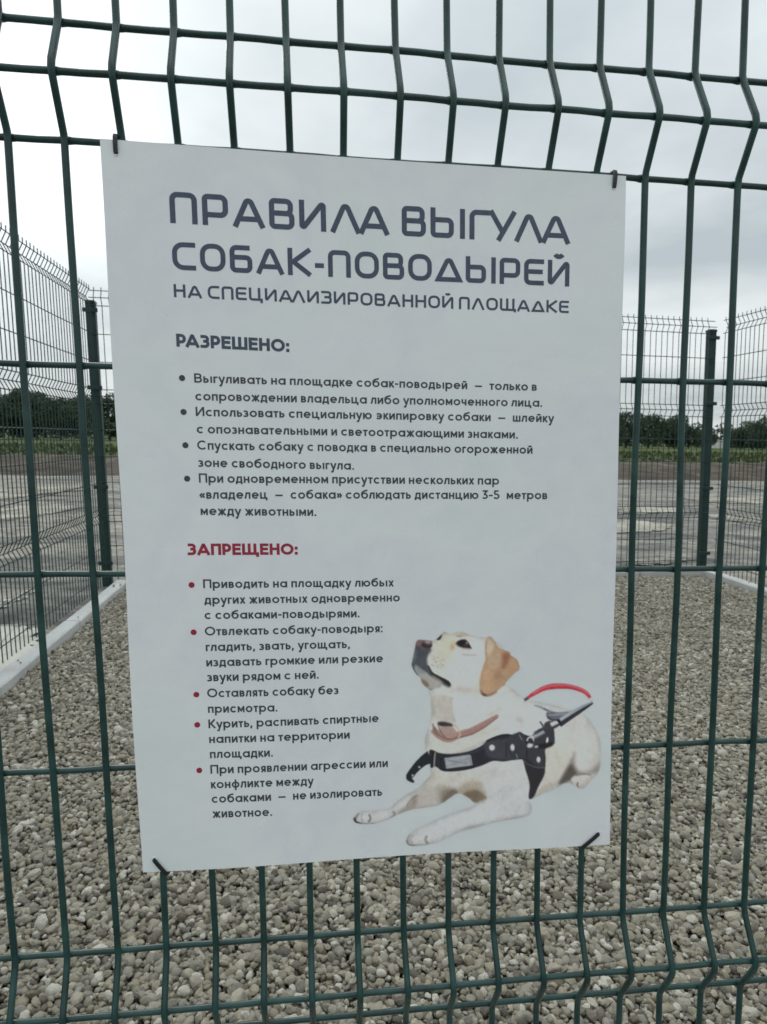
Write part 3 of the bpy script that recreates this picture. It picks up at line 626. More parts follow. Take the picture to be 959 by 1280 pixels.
def ribbon(poly, s, closed):
    p = [np.array(q, float) for q in poly]
    if closed and np.linalg.norm(p[0] - p[-1]) < 1e-6: p = p[:-1]
    q = [p[0]]
    for a in p[1:]:
        if np.linalg.norm(a - q[-1]) > 1e-5: q.append(a)
    p = q; n = len(p); Lf = []; Rt = []
    for i in range(n):
        if closed: a, b = p[i - 1], p[(i + 1) % n]
        else: a, b = p[max(i - 1, 0)], p[min(i + 1, n - 1)]
        d1 = p[i] - a; d2 = b - p[i]
        if np.linalg.norm(d1) < 1e-9: d1 = d2
        if np.linalg.norm(d2) < 1e-9: d2 = d1
        d1 = d1 / np.linalg.norm(d1); d2 = d2 / np.linalg.norm(d2); t = d1 + d2; t = t / max(np.linalg.norm(t), 1e-6)
        nn_ = np.array([-t[1], t[0]]); k = min(1 / max(nn_ @ np.array([-d1[1], d1[0]]), .35), 2.4); Lf.append(p[i] + nn_ * s / 2 * k); Rt.append(p[i] - nn_ * s / 2 * k)
    return Lf, Rt, n
def lettering(name, text, a, b, cap_px, mat, s=.135, sq=False, xh=.71, gap=.125, label=None):
    A = np.array(PX(*a)); Bp = np.array(PX(*b)); cap = PX(a[0], a[1] - cap_px)[1] - A[1]
    x = 0; runs = []
    for i, ch in enumerate(text):
        S, w = glyph(ch, s, sq, xh); runs.append((x, S)); g_ = gap
        if ch == ' ' or (i + 1 < len(text) and text[i + 1] == ' '): g_ = gap * .3
        if i + 1 < len(text) and (ch in 'ЛА' and text[i + 1] in 'ЛА' or (ch == 'Г' and text[i + 1] == 'У') or (ch == 'У' and text[i + 1] == 'Л')): g_ = -.04 if sq else .03
        if i + 1 < len(text) and ch in 'РГ' and text[i + 1] == 'А' and not sq: g_ = -.03
        if ch in 'гтук' or (i + 1 < len(text) and text[i + 1] in 'тду'): g_ *= .75
        x += w + g_
    W = x - g_; sx = (Bp[0] - A[0]) / W; rise = (Bp[1] - A[1]) / (Bp[0] - A[0])
    V = []; Fc = []; lay = 0
    for ox, S in runs:
        for poly, closed in S:
            poly = [tuple(q) for q in poly]; fine = []           # long straights follow the sheet's waves
            m_ = len(poly); rngi = range(m_ if closed else m_ - 1)
            Lf, Rt, n = ribbon(poly, s, closed); bb = len(V); lay = (lay + 1) % 4
            for l, r in zip(Lf, Rt):
                for q in (l, r):
                    X = A[0] + (ox + q[0]) * sx; Z = A[1] + q[1] * cap + (X - A[0]) * rise
                    V.append((X, surf(X, Z) - 0.00013 - 0.00002 * lay, Z))
            for i in range(n if closed else n - 1):
                j = (i + 1) % n; Fc.append((bb + 2 * i, bb + 2 * i + 1, bb + 2 * j + 1, bb + 2 * j))
    o = link_mesh(name, V, Fc, mat, sign)
    if label: o['label'] = label
    print(text[:16], round(sx / cap, 2)) if 0 else None
    return o
lettering('title_line', 'ПРАВИЛА ВЫГУЛА', (213, 278.6), (711.5, 305.6), 39.4, M_NAVY, s=.172, sq=True, gap=.155)
lettering('title_line', 'СОБАК-ПОВОДЫРЕЙ', (216, 336.8), (711, 358.6), 34.8, M_NAVY, s=.178, sq=True, gap=.155)
lettering('title_line', 'НА СПЕЦИАЛИЗИРОВАННОЙ ПЛОЩАДКЕ', (217.5, 371.2), (710.5, 391.7), 16.4, M_NAVY, s=.180, sq=True, gap=.165)
lettering('heading', 'РАЗРЕШЕНО:', (220.6, 433), (361.8, 439.8), 16.2, M_NAVY, s=.235, gap=.09, label='navy bold heading above the allowed list')
lettering('heading', 'ЗАПРЕЩЕНО:', (235, 693.8), (372.3, 693.8), 14.4, M_RED, s=.235, gap=.09, label='crimson bold heading above the forbidden list')
LN = [('Выгуливать на площадке собак-поводырей  —  только в', 242.8, 478, 671.2, 488.5),
      ('сопровождении владельца либо уполномоченного лица.', 244.2, 500.3, 678, 508.6),
      ('Использовать специальную экипировку собаки  —  шлейку', 244.7, 520, 692.6, 527.9),
      ('с опознавательными и светоотражающими знаками.', 246, 541.5, 647.9, 548.3),
      ('Спускать собаку с поводка в специально огороженной', 246.6, 562, 666.3, 567.3),
      ('зоне свободного выгула.', 248.2, 583.5, 443, 587.5),
      ('При одновременном присутствии нескольких пар', 248.8, 603.3, 624.8, 606.1),
      ('«владелец  —  собака» соблюдать дистанцию 3–5  метров', 250, 623.6, 684.7, 624.2),
      ('между животными.', 251, 643.9, 395.7, 645.5),
      ('Приводить на площадку любых', 254.4, 735, 492.8, 734.1),
      ('других животных одновременно', 256, 754.8, 500.6, 752.9),
      ('с собаками-поводырями.', 256.3, 773.5, 449.9, 772.6),
      ('Отвлекать собаку-поводыря:', 256.6, 793.9, 478.7, 791.4),
      ('гладить, звать, угощать,', 257.8, 813.3, 438, 810.8),
      ('издавать громкие или резкие', 258.5, 832.3, 479.3, 828.9),
      ('звуки рядом с ней.', 259.7, 850.8, 398.6, 848.6),
      ('Оставлять собаку без', 259.7, 870.7, 423.3, 868.2),
      ('присмотра.', 260.7, 890, 347, 888.8),
      ('Курить, распивать спиртные', 261.3, 909.1, 473.7, 903.5),
      ('напитки на территории', 262.2, 927.6, 437.4, 923.8),
      ('площадки.', 263.2, 946.3, 341.4, 944.8),
      ('При проявлении агрессии или', 263.8, 965.7, 485.2, 959.8),
      ('конфликте между', 264.4, 983.9, 392, 980.8),
      ('собаками  —  не изолировать', 265.4, 1002, 478, 995.5),
      ('животное.', 266.6, 1020.5, 340.4, 1018.6)]
for i, (t, x0, y0, x1, y1) in enumerate(LN):
    lettering('text_line', t, (x0, y0), (x1, y1), 11.6 if i < 9 else 11.0, M_BLACK, s=.170)
def bullet(u, v, r_px, mat):
    X, Z = PX(u, v); r = r_px / 1290; n = 20
    V = [(X + r * math.cos(6.2832 * k / n), surf(X, Z) - 0.00016, Z + r * math.sin(6.2832 * k / n)) for k in range(n)]
    link_mesh('bullet', V, [tuple(range(n))], mat, sign)
for u, v in ((227.4, 472.4), (229.3, 514.9), (231.7, 556.6), (233.9, 598.4)): bullet(u, v, 3.7, M_BLACK)
for u, v in ((239.7, 731), (242.5, 789.8), (246, 867.2), (247.2, 904.7), (249.7, 961.4)): bullet(u, v, 3.7, M_RED)

# --- the printed photograph of the guide dog: ink values on a fine grid
# Colours are the ink tones of the print relative to the unprinted sheet.
DU0, DV0, DST = 434.0, 778.0, 0.72; DW, DH = int((768 - DU0) / DST), int((1066 - DV0) / DST)
GU, GV = np.meshgrid(DU0 + np.arange(DW) * DST, DV0 + np.arange(DH) * DST)
rgb = np.ones((DH, DW, 3)) * np.array([158, 167, 172.]); alpha = np.zeros((DH, DW))
def Q1(*p): return [(505 + x / 5.994, 780 + y / 5.994) for x, y in p]
def Q2(*p): return [(500 + x / 5.994, 870 + y / 5.994) for x, y in p]
def Q3(*p): return [(620 + x / 6.393, 840 + y / 6.393) for x, y in p]
def Q4(*p): return [(430 + x / 3.836, 960 + y / 3.836) for x, y in p]
def Q7(*p): return [(430 + x / 2.82, 770 + y / 2.82) for x, y in p]
def smooth(pts, closed=True, k=5):
    n = len(pts); o = []; P_ = [np.array(q) for q in pts]
    for i in range(n if closed else n - 1):
        if closed: a, b, c, d = P_[i - 1], P_[i], P_[(i + 1) % n], P_[(i + 2) % n]
        else: a, b, c, d = P_[max(i - 1, 0)], P_[i], P_[i + 1], P_[min(i + 2, n - 1)]
        for j in range(k):
            t = j / k; o.append(tuple(.5 * ((2 * b) + (c - a) * t + (2 * a - 5 * b + 4 * c - d) * t * t + (-a + 3 * b - 3 * c + d) * t ** 3)))
    if not closed: o.append(tuple(P_[-1]))
    return o
def gblur(m_, sig):
    sig = sig / DST
    if sig < 0.25: return m_
    r = int(3 * sig) + 1; k = np.exp(-np.arange(-r, r + 1) ** 2 / (2 * sig * sig)); k /= k.sum()
    m_ = np.apply_along_axis(lambda a: np.convolve(a, k, 'same'), 0, m_); return np.apply_along_axis(lambda a: np.convolve(a, k, 'same'), 1, m_)
def mask_poly(pts, blur=.5, soft=True):
    if soft: pts = smooth(pts)
    us = [p[0] for p in pts]; vv = [p[1] for p in pts]; pad = 4 + 3 * blur
    i0, i1 = max(0, int((min(us) - pad - DU0) / DST)), min(DW, int((max(us) + pad - DU0) / DST) + 2); j0, j1 = max(0, int((min(vv) - pad - DV0) / DST)), min(DH, int((max(vv) + pad - DV0) / DST) + 2)
    U = GU[j0:j1, i0:i1]; Vv = GV[j0:j1, i0:i1]; m_ = np.zeros(U.shape)
    for ox, oy in ((-.25, -.25), (.25, -.25), (-.25, .25), (.25, .25)):
        ins = np.zeros(U.shape, bool); uu, v2 = U + ox * DST, Vv + oy * DST
        for a, b in zip(pts, pts[1:] + pts[:1]):
            if a[1] == b[1]: continue
            cnd = ((a[1] > v2) != (b[1] > v2)) & (uu < (b[0] - a[0]) * (v2 - a[1]) / (b[1] - a[1]) + a[0]); ins ^= cnd
        m_ += ins * .25
    full = np.zeros((DH, DW)); full[j0:j1, i0:i1] = gblur(m_, blur); return full
def paint(m_, c, op=1.0, inside=True):
    global rgb, alpha
    m_ = m_ * op
    if inside is True: m_ = m_ * np.clip(alpha, 0, 1)
    else: alpha = 1 - (1 - alpha) * (1 - m_)
    rgb = rgb * (1 - m_[..., None]) + np.array(c, float) * m_[..., None]
def area(pts, c, blur=.6, op=1.0, inside=True, soft=True): paint(mask_poly(pts, blur, soft), c, op, inside)
def stroke(pts, w, c, blur=.4, op=1.0, inside=True):
    p = smooth(pts, False); ws = w if hasattr(w, '__len__') else (w, w); n = len(p); L_ = []; R_ = []
    for i in range(n):
        a, b = np.array(p[max(i - 1, 0)]), np.array(p[min(i + 1, n - 1)]); d = (b - a) / max(np.linalg.norm(b - a), 1e-6); q = np.array([-d[1], d[0]]) * np.interp(i / (n - 1), np.linspace(0, 1, len(ws)), ws) / 2
        L_.append(tuple(np.array(p[i]) + q)); R_.append(tuple(np.array(p[i]) - q))
    paint(mask_poly(L_ + R_[::-1], blur, False), c, op, inside)
def blob(cx, cy, rx, ry, ang, c, op=.6, inside=True, pw=1.0):
    a = math.radians(ang); du, dv = GU - cx, GV - cy; x = du * math.cos(a) + dv * math.sin(a); y = -du * math.sin(a) + dv * math.cos(a)
    paint(np.exp(-((x / rx) ** 2 + (y / ry) ** 2) ** pw), c, op, inside)
FUR = (173, 175, 176); WARM = (186, 172, 150); SH = (140, 136, 132); TAN = (160, 124, 92); DK = (32, 34, 44)
# body, hind leg, forelegs
area(Q7((575, 255), (640, 292), (700, 305), (770, 322), (845, 345), (885, 392), (905, 440), (908, 500), (898, 552), (868, 585), (850, 606), (828, 608), (806, 596), (780, 592), (745, 612), (700, 630), (655, 650), (620, 640), (560, 600), (400, 590), (310, 560), (300, 500), (290, 450), (305, 400), (420, 300)), FUR, 1.0, inside=False)
area(Q4((395, 60), (360, 95), (300, 130), (250, 165), (215, 195), (150, 205), (85, 208), (55, 225), (42, 250), (60, 268), (110, 272), (160, 268), (215, 250), (262, 228), (330, 205), (400, 195), (465, 180), (510, 150), (550, 128), (600, 150), (630, 172), (690, 155), (760, 110), (860, 60), (800, 0), (500, -20)), FUR, .7, inside=False)
area(Q4((690, 140), (600, 190), (500, 225), (400, 270), (340, 300), (310, 325), (298, 355), (315, 378), (370, 378), (440, 368), (500, 340), (560, 312), (640, 290), (740, 262), (860, 240), (900, 215), (890, 160), (800, 100)), (170, 173, 178), 1.0, inside=False)
# torso shading
blob(*Q7((770, 470))[0], 26, 36, 0, (182, 176, 164), .55); blob(*Q7((850, 420))[0], 16, 40, -10, (180, 178, 174), .5)
area(Q3((640, 620), (600, 690), (540, 790), (490, 900), (560, 885), (620, 850), (690, 820), (770, 810), (830, 790), (835, 720), (760, 770), (680, 790), (640, 740)), (92, 82, 76), 2.2, .75)
area(Q3((600, 740), (540, 820), (500, 895), (570, 878), (640, 835), (640, 790)), (60, 52, 48), 1.4, .7)
blob(*Q3((770, 740))[0], 5, 7, 0, (120, 104, 92), .6); area(Q3((630, 640), (650, 780), (760, 790), (830, 700), (830, 560), (760, 480), (690, 500)), (178, 174, 168), 3, .75)
area(Q3((600, 860), (640, 825), (760, 825), (790, 860), (770, 920), (700, 935), (640, 935), (608, 905)), (178, 170, 166), 1.0, .95); stroke(Q3((655, 880), (650, 905), (660, 925)), 1.6, (60, 50, 50), .5, .8); stroke(Q3((600, 870), (612, 915), (640, 934), (700, 936)), 1.2, (95, 85, 82), .6, .8); stroke(Q3((640, 828), (700, 815), (760, 822)), 1.6, (80, 70, 66), .8, .7)
area(Q3((395, 620), (470, 600), (560, 560), (610, 640), (560, 760), (480, 900), (340, 985), (330, 960), (380, 860)), (176, 168, 156), 2.0, .8); area(Q3((330, 985), (420, 940), (490, 905), (480, 870), (400, 900), (345, 940)), (150, 143, 134), 2.0, .6)
stroke(Q3((640, 395), (600, 500), (640, 600)), 4, (160, 155, 148), 2.2, .5); stroke(Q3((560, 420), (620, 380), (690, 350)), 5, (150, 148, 146), 2.2, .5)
# back behind the handle and neck folds
blob(*Q7((650, 350))[0], 28, 15, 15, (180, 180, 181), .7); blob(*Q3((195, 390))[0], 5, 4, 30, (150, 143, 138), .7)
# chest and belly shadow between the forelegs
area(Q4((440, 85), (470, 78), (520, 90), (555, 108), (540, 130), (500, 158), (465, 182), (440, 150)), (136, 127, 115), 2.2, .85); area(Q4((475, 110), (530, 108), (542, 125), (500, 158), (470, 175)), (98, 88, 76), 2.2, .65)
area(Q4((548, 108), (590, 62), (640, 55), (668, 85), (688, 148), (630, 172), (600, 150), (560, 128)), (140, 126, 108), 1.8, .9); area(Q4((580, 125), (640, 105), (684, 147), (632, 172), (600, 152)), (104, 90, 70), 1.8, .8)
stroke(Q4((545, 100), (590, 60), (640, 52), (670, 85)), 3, (152, 140, 128), 1.4, .6)
blob(*Q4((480, 45))[0], 26, 11, -8, (184, 178, 166), .8); blob(*Q4((640, 40))[0], 26, 9, 10, (182, 180, 176), .7)
# soft modelling of the fur on the chest and shoulder
for u, v, a_, b_, an, c_, o_ in ((600, 25, 40, 7, 5, (150, 150, 150), .45), (700, 60, 10, 22, 25, (160, 160, 162), .5), (420, 60, 9, 20, 30, (150, 147, 142), .55), (520, 60, 20, 8, 0, (158, 152, 142), .55), (750, 120, 30, 9, -20, (162, 163, 166), .5), (830, 190, 22, 7, -10, (158, 158, 162), .5), (370, 110, 12, 16, 40, (166, 165, 163), .5), (250, 180, 18, 7, -35, (164, 163, 163), .5)):
    blob(*Q4((u, v))[0], a_, b_, an, c_, o_)
area(Q4((505, 118), (535, 108), (552, 122), (545, 132), (505, 160), (480, 172), (470, 160)), (92, 82, 70), 1.0, .7); area(Q4((570, 128), (600, 118), (640, 112), (668, 128), (687, 148), (655, 160), (630, 171), (602, 150)), (98, 82, 62), 1.0, .7)
stroke(Q4((400, 330), (392, 348), (404, 372)), 2.6, (100, 92, 96), .7, .85)
# far foreleg
area(Q4((330, 140), (370, 110), (435, 95), (445, 160), (400, 190), (330, 200)), (154, 147, 139), 2.4, .8)
area(Q4((345, 140), (310, 180), (262, 215), (262, 230), (330, 205), (350, 180)), (118, 108, 99), 1.8, .75); stroke(Q4((355, 135), (325, 155), (300, 190)), 1.6, (84, 74, 68), .8, .7); stroke(Q4((262, 228), (330, 205), (400, 195), (465, 181)), 1.3, (110, 100, 94), .7, .8)
stroke(Q4((50, 240), (60, 262), (100, 272), (155, 270)), (3.4, 2.6, 1.6), (34, 30, 34), .5, .95); stroke(Q4((120, 225), (128, 245), (118, 262)), 2.4, (62, 56, 60), .6, .9); stroke(Q4((90, 222), (84, 240), (92, 258)), 1.6, (90, 86, 90), .7, .8); stroke(Q4((70, 220), (62, 235), (52, 250)), 1.8, (60, 56, 60), .7, .8); stroke(Q4((235, 212), (245, 228), (225, 246)), 2.2, (70, 62, 62), .8, .9); stroke(Q4((155, 270), (200, 256), (245, 236)), 1.2, (105, 98, 96), .6, .8)
blob(*Q4((95, 240))[0], 5, 5, 0, (186, 187, 188), .6); blob(*Q4((180, 228))[0], 14, 6, -12, (184, 185, 188), .7)
# near foreleg
stroke(Q4((300, 350), (305, 370), (335, 378), (400, 376)), (4.0, 3.0, 1.6), (58, 52, 56), .7, .95); stroke(Q4((318, 322), (304, 345), (308, 368)), 2.2, (96, 88, 90), .8, .8); stroke(Q4((335, 325), (322, 345), (330, 366)), 1.6, (96, 90, 92), .7, .8); stroke(Q4((400, 330), (392, 348), (410, 368)), 2.0, (112, 104, 106), .7, .8)
stroke(Q4((440, 370), (500, 345), (550, 318), (640, 292), (740, 264), (860, 238)), (1.4, 2.0, 3.4, 3.4, 4, 5), (146, 143, 146), 1.5, .75); blob(*Q4((610, 290))[0], 9, 3, -15, (120, 114, 116), .6); stroke(Q4((540, 212), (590, 205), (640, 180), (760, 108)), 1.6, (152, 152, 154), 1.2, .6)
blob(*Q4((560, 255))[0], 32, 8, -20, (182, 184, 188), .6); blob(*Q4((330, 345))[0], 5, 5, 0, (180, 174, 172), .7); blob(*Q4((370, 350))[0], 6, 6, 0, (176, 170, 168), .6)
# neck
area(Q7((312, 250), (306, 300), (308, 345), (296, 400), (285, 445), (302, 485), (430, 470), (560, 410), (600, 330), (585, 250), (480, 230)), (178, 178, 178), 1.0, inside=False)
area(Q2((235, 0), (250, 0), (240, 160), (400, 220), (410, 120), (380, 0)), (158, 152, 142), 2.2, .9); stroke(Q2((270, 0), (265, 80), (300, 150)), 3, (176, 172, 164), 1.5, .6); stroke(Q2((395, 10), (400, 120), (420, 200)), 3.4, (132, 128, 124), 1.6, .8)
area(Q2((405, 20), (560, 10), (700, 20), (760, 80), (650, 150), (520, 210), (450, 240), (410, 150)), (184, 185, 188), 2.2, .8); stroke(Q2((600, 150), (680, 140), (770, 80)), 3, (150, 146, 144), 1.6, .6)
area(Q2((190, 330), (235, 290), (340, 345), (470, 320), (640, 250), (780, 230), (640, 340), (470, 430), (300, 440), (220, 400)), (172, 170, 162), 2.2, .85); stroke(Q2((250, 430), (350, 445), (470, 425), (640, 350)), 3, (140, 138, 132), 1.5, .7); stroke(Q2((235, 280), (200, 330), (215, 395)), 3, (150, 154, 154), 1.6, .7)
# collar
stroke(Q2((248, 255), (300, 300), (370, 322), (440, 300), (540, 270), (640, 215), (740, 150)), (7, 10, 11, 9, 9, 8, 4), (142, 104, 98), .7, 1.0); stroke(Q2((440, 318), (540, 292), (640, 235), (735, 165)), 1.0, (92, 60, 58), .5, .8); stroke(Q2((460, 272), (540, 245), (600, 215)), 1.2, (165, 128, 120), .6, .6)
area(Q2((285, 205), (330, 200), (390, 215), (398, 235), (340, 240), (298, 230)), (42, 36, 40), .8, .95); area(Q2((300, 245), (345, 235), (405, 242), (430, 290), (400, 322), (350, 320), (320, 295)), (148, 118, 112), .8, .95)
for q in (((262, 235), (285, 290), (345, 325), (400, 328), (440, 312)), ((285, 215), (310, 275), (345, 318))): stroke(Q2(*q), 1.3, (96, 78, 66), .4, .9)
stroke(Q2((400, 215), (430, 240), (455, 290), (440, 320)), 1.8, (170, 148, 112), .4, .95); stroke(Q2((250, 215), (262, 270), (290, 300)), 2.4, (104, 84, 78), .6, .8)
# harness strap with reflective patch, studs and buckle
area(Q2((222, 420), (250, 412), (300, 435), (400, 440), (520, 420), (620, 375), (670, 330), (760, 296), (830, 292), (860, 310), (900, 285), (960, 300), (1010, 330), (1010, 520), (940, 480), (860, 482), (780, 495), (700, 492), (620, 525), (520, 555), (400, 572), (320, 568), (270, 535), (235, 545), (228, 500)), DK, .5, inside=False)
area(Q2((640, 350), (760, 330), (900, 320), (920, 460), (780, 480), (690, 470), (650, 440)), (62, 60, 72), 1.2, .7); stroke(Q2((650, 345), (760, 300), (840, 300)), 2.2, (20, 20, 28), .6, .8); stroke(Q2((310, 470), (320, 550), (420, 565), (560, 540)), 1.2, (18, 18, 26), .4, .8); stroke(Q2((800, 350), (800, 470)), 1.4, (24, 24, 32), .5, .8); stroke(Q2((440, 445), (560, 425), (640, 385)), 1.0, (70, 70, 82), .5, .6)
area(Q2((335, 472), (520, 445), (535, 448), (548, 522), (530, 528), (350, 552)), (128, 133, 142), .4, 1, soft=False); stroke(Q2((345, 485), (430, 500), (510, 512)), .9, (84, 88, 98), .4, .8); stroke(Q2((352, 535), (440, 505), (520, 470)), .7, (96, 100, 110), .4, .7); stroke(Q2((345, 492), (400, 480), (515, 462)), .7, (150, 155, 162), .4, .7)
stroke(Q2((340, 474), (350, 550)), .9, (90, 94, 104), .3, .8); stroke(Q2((525, 450), (538, 524)), .9, (90, 94, 104), .3, .8)
for cx, cy, r_ in ((693, 392, 3.6), (846, 390, 3.2)): blob(*Q2((cx, cy))[0], r_, r_ * 1.05, 0, (190, 192, 198), 1.0, pw=2.5)
blob(*Q2((1010, 385))[0], 0.01, 0.01, 0, DK, 0.0)
stroke(Q2((268, 428), (262, 480), (258, 540)), 2.0, (120, 118, 116), .4, .95); stroke(Q2((250, 425), (245, 480), (244, 545)), 2.2, (26, 26, 32), .4, 1)
stroke(Q2((232, 462), (170, 500), (110, 560), (75, 610), (78, 630), (110, 655)), (17, 13, 10.5, 10, 7, 2.5), (26, 30, 38), .5, inside=False)
for cx, cy in ((148, 540), (98, 602)): blob(*Q2((cx, cy))[0], 1.5, 1.5, 0, (150, 158, 164), .9, pw=2)
# girth strap and joint of the handle
area(Q3((180, 690), (215, 700), (240, 790), (270, 900), (262, 1000), (280, 1018), (310, 990), (335, 930), (385, 830), (395, 770), (390, 640), (300, 600)), (36, 34, 42), .6, inside=False)
area(Q3((170, 490), (210, 488), (260, 540), (330, 470), (400, 440), (460, 450), (472, 540), (465, 580), (400, 615), (392, 700), (388, 765), (330, 760), (260, 700), (190, 690), (120, 690), (95, 540)), (46, 46, 56), .6, inside=False)
stroke(Q3((215, 700), (260, 740), (330, 765), (388, 766)), 1.3, (78, 76, 86), .4, .8); stroke(Q3((245, 545), (250, 620), (245, 690)), 1.6, (24, 24, 30), .5, .9); stroke(Q3((190, 505), (212, 550)), 1.2, (110, 112, 120), .4, .9); stroke(Q3((165, 655), (175, 695)), 1.0, (120, 122, 130), .4, .9)
blob(*Q3((135, 608))[0], 2.8, 4.4, 0, (182, 184, 190), 1, pw=2.4); blob(*Q3((342, 702))[0], 2.6, 3.8, 0, (178, 180, 186), 1, pw=2.4); blob(*Q3((412, 552))[0], 1.6, 4.6, 8, (192, 193, 197), 1, pw=2.4)
area(Q3((300, 600), (335, 585), (440, 560), (455, 590), (400, 612), (320, 612)), (22, 22, 28), .7, .8)
stroke(Q3((285, 532), (330, 512), (390, 480)), 4.6, (128, 134, 144), .5, 1, False); stroke(Q3((290, 540), (340, 520), (395, 490)), 1.2, (60, 62, 72), .4, .8)
stroke(Q3((250, 555), (265, 528), (300, 525), (300, 560)), 1.8, (168, 172, 178), .4, .95); blob(*Q3((275, 590))[0], 4.2, 3.0, -20, (176, 178, 184), 1, pw=2); blob(*Q3((325, 600))[0], 2.8, 1.7, -15, (160, 162, 170), .9, pw=2); blob(*Q3((288, 560))[0], 2.2, 2.6, 0, (30, 30, 38), .9, pw=2)
stroke(Q3((355, 398), (380, 440), (375, 470)), 2.0, (58, 58, 70), .5, 1, False); stroke(Q3((310, 480), (330, 495)), 2.6, (64, 66, 76), .6, 1, False)
area(Q3((385, 430), (420, 395), (520, 395), (525, 420), (470, 455), (410, 480)), (50, 50, 60), .6, 1, False); stroke(Q3((440, 425), (505, 395)), 5.0, (176, 178, 184), .6, .95)
area(Q3((405, 330), (440, 315), (500, 325), (600, 320), (560, 350), (510, 390), (430, 385), (410, 365)), (84, 84, 98), .8, 1, False); stroke(Q3((425, 345), (470, 345), (560, 335)), 2.6, (124, 128, 142), .7, .8); stroke(Q3((415, 360), (450, 385), (500, 385)), 1.5, (30, 30, 40), .5, .8)
stroke(Q3((308, 270), (360, 285), (440, 322)), (1.6, 3.4, 3), (120, 128, 142), .5, 1, False); stroke(Q3((380, 296), (430, 318)), 1.4, (60, 64, 78), .5, .7)
stroke(Q3((505, 415), (600, 350), (700, 290), (778, 246)), (10, 9, 7.4, 3.4), (38, 40, 50), .4, 1, False); stroke(Q3((515, 385), (600, 330), (700, 272), (770, 242)), (4.2, 4.4, 3.6, 1.5), (150, 156, 166), .5, .95); stroke(Q3((500, 388), (525, 425)), 1.6, (20, 20, 28), .4, .9)
# red handle
stroke(Q3((235, 228), (300, 182), (380, 138), (450, 120), (520, 116), (600, 122), (680, 145), (730, 175), (757, 212)), (3, 5.6, 6.8, 7.8, 7.6, 6.6, 6.0, 5.6, 4.2), (186, 34, 52), .5, 1, False)
stroke(Q3((300, 176), (380, 130), (450, 112), (520, 106), (600, 112), (690, 140), (745, 180)), 1.2, (222, 120, 130), .7, .8); stroke(Q3((440, 136), (520, 134), (600, 136), (680, 162)), 1.4, (140, 22, 40), .7, .7)
stroke(Q3((232, 230), (262, 210)), 3.4, (56, 72, 80), .5, 1, False); stroke(Q3((765, 222), (775, 248)), 1.6, (150, 140, 150), .5, .7, False)
# head
area(Q1((90, 150), (108, 125), (150, 124), (205, 128), (245, 118), (285, 80), (310, 64), (350, 80), (400, 66), (450, 64), (500, 85), (560, 96), (620, 108), (720, 150), (770, 250), (760, 400), (700, 520), (560, 560), (400, 560), (215, 505), (180, 490), (140, 455), (128, 420), (100, 390), (72, 350), (60, 305), (72, 240), (85, 180)), (178, 178, 177), .7, inside=False)
blob(*Q1((330, 170))[0], 13, 15, 20, (190, 172, 140), .85); blob(*Q1((250, 200))[0], 10, 12, 10, (188, 178, 158), .7); blob(*Q1((300, 300))[0], 12, 16, 20, (180, 166, 146), .6); blob(*Q1((450, 85))[0], 9, 3.5, 0, (178, 160, 134), .8); blob(*Q1((420, 98))[0], 4, 1.5, 0, (120, 110, 98), .7)
blob(*Q1((480, 340))[0], 22, 20, 0, (176, 179, 184), .8); blob(*Q1((560, 180))[0], 10, 22, 10, (184, 184, 188), .7); blob(*Q1((480, 500))[0], 26, 5, 3, (158, 152, 145), .75); blob(*Q1((570, 470))[0], 5, 12, 0, (182, 166, 148), .5)
blob(*Q1((370, 175))[0], 3, 6, 10, (164, 132, 100), .75); stroke(Q1((440, 236), (500, 240), (555, 236)), 1.8, (132, 126, 120), .9, .8); stroke(Q1((430, 205), (480, 200), (515, 205)), 1.4, (160, 148, 132), .8, .7)
# muzzle: dark lips, nose, jaw
area(Q1((85, 175), (140, 195), (195, 195), (215, 200), (190, 235), (178, 270), (185, 320), (215, 375), (260, 400), (320, 440), (355, 465), (345, 482), (310, 470), (262, 440), (215, 415), (170, 375), (140, 370), (108, 395), (72, 350), (60, 305), (72, 240)), (52, 58, 68), 1.2, .93)
area(Q1((92, 320), (130, 345), (170, 372), (210, 410), (250, 440), (290, 470), (240, 495), (215, 503), (180, 490), (140, 455), (125, 410), (98, 380), (84, 345)), (138, 137, 134), 1.0, .95); area(Q1((85, 310), (140, 350), (165, 375), (130, 378), (100, 360)), (104, 114, 120), 1.0, .85)
area(Q1((128, 415), (160, 430), (190, 455), (180, 488), (140, 458)), (112, 82, 66), 1.0, .85); stroke(Q1((128, 420), (138, 452), (175, 488), (215, 500)), 1.2, (70, 56, 52), .6, .75)
stroke(Q1((62, 300), (66, 335), (85, 370), (105, 395)), 2.4, (28, 30, 38), .5, .95); stroke(Q1((185, 320), (215, 375), (262, 405), (330, 445), (350, 470)), (2, 2.5, 3.2, 5, 3), (30, 24, 28), .6, .95)
area(Q1((215, 395), (270, 420), (300, 455), (270, 462), (225, 430)), (150, 138, 128), 1.0, .6)
area(Q1((92, 140), (108, 122), (150, 122), (205, 128), (218, 150), (210, 182), (185, 196), (150, 192), (110, 190), (86, 178)), (84, 64, 70), .7, .97); area(Q1((105, 128), (140, 124), (140, 150), (120, 165), (98, 165)), (118, 78, 86), .8, .6); area(Q1((140, 150), (165, 148), (180, 165), (215, 160), (205, 186), (170, 188), (140, 175)), (34, 28, 36), .8, .85); blob(*Q1((185, 142))[0], 4, 2, 0, (156, 140, 142), .75); stroke(Q1((88, 180), (120, 192), (180, 198), (205, 192)), 2, (40, 40, 50), .8, .8)
blob(*Q1((120, 225))[0], 6, 5, 0, (48, 56, 66), .6); blob(*Q1((85, 250))[0], 2.5, 8, 10, (86, 96, 104), .6)
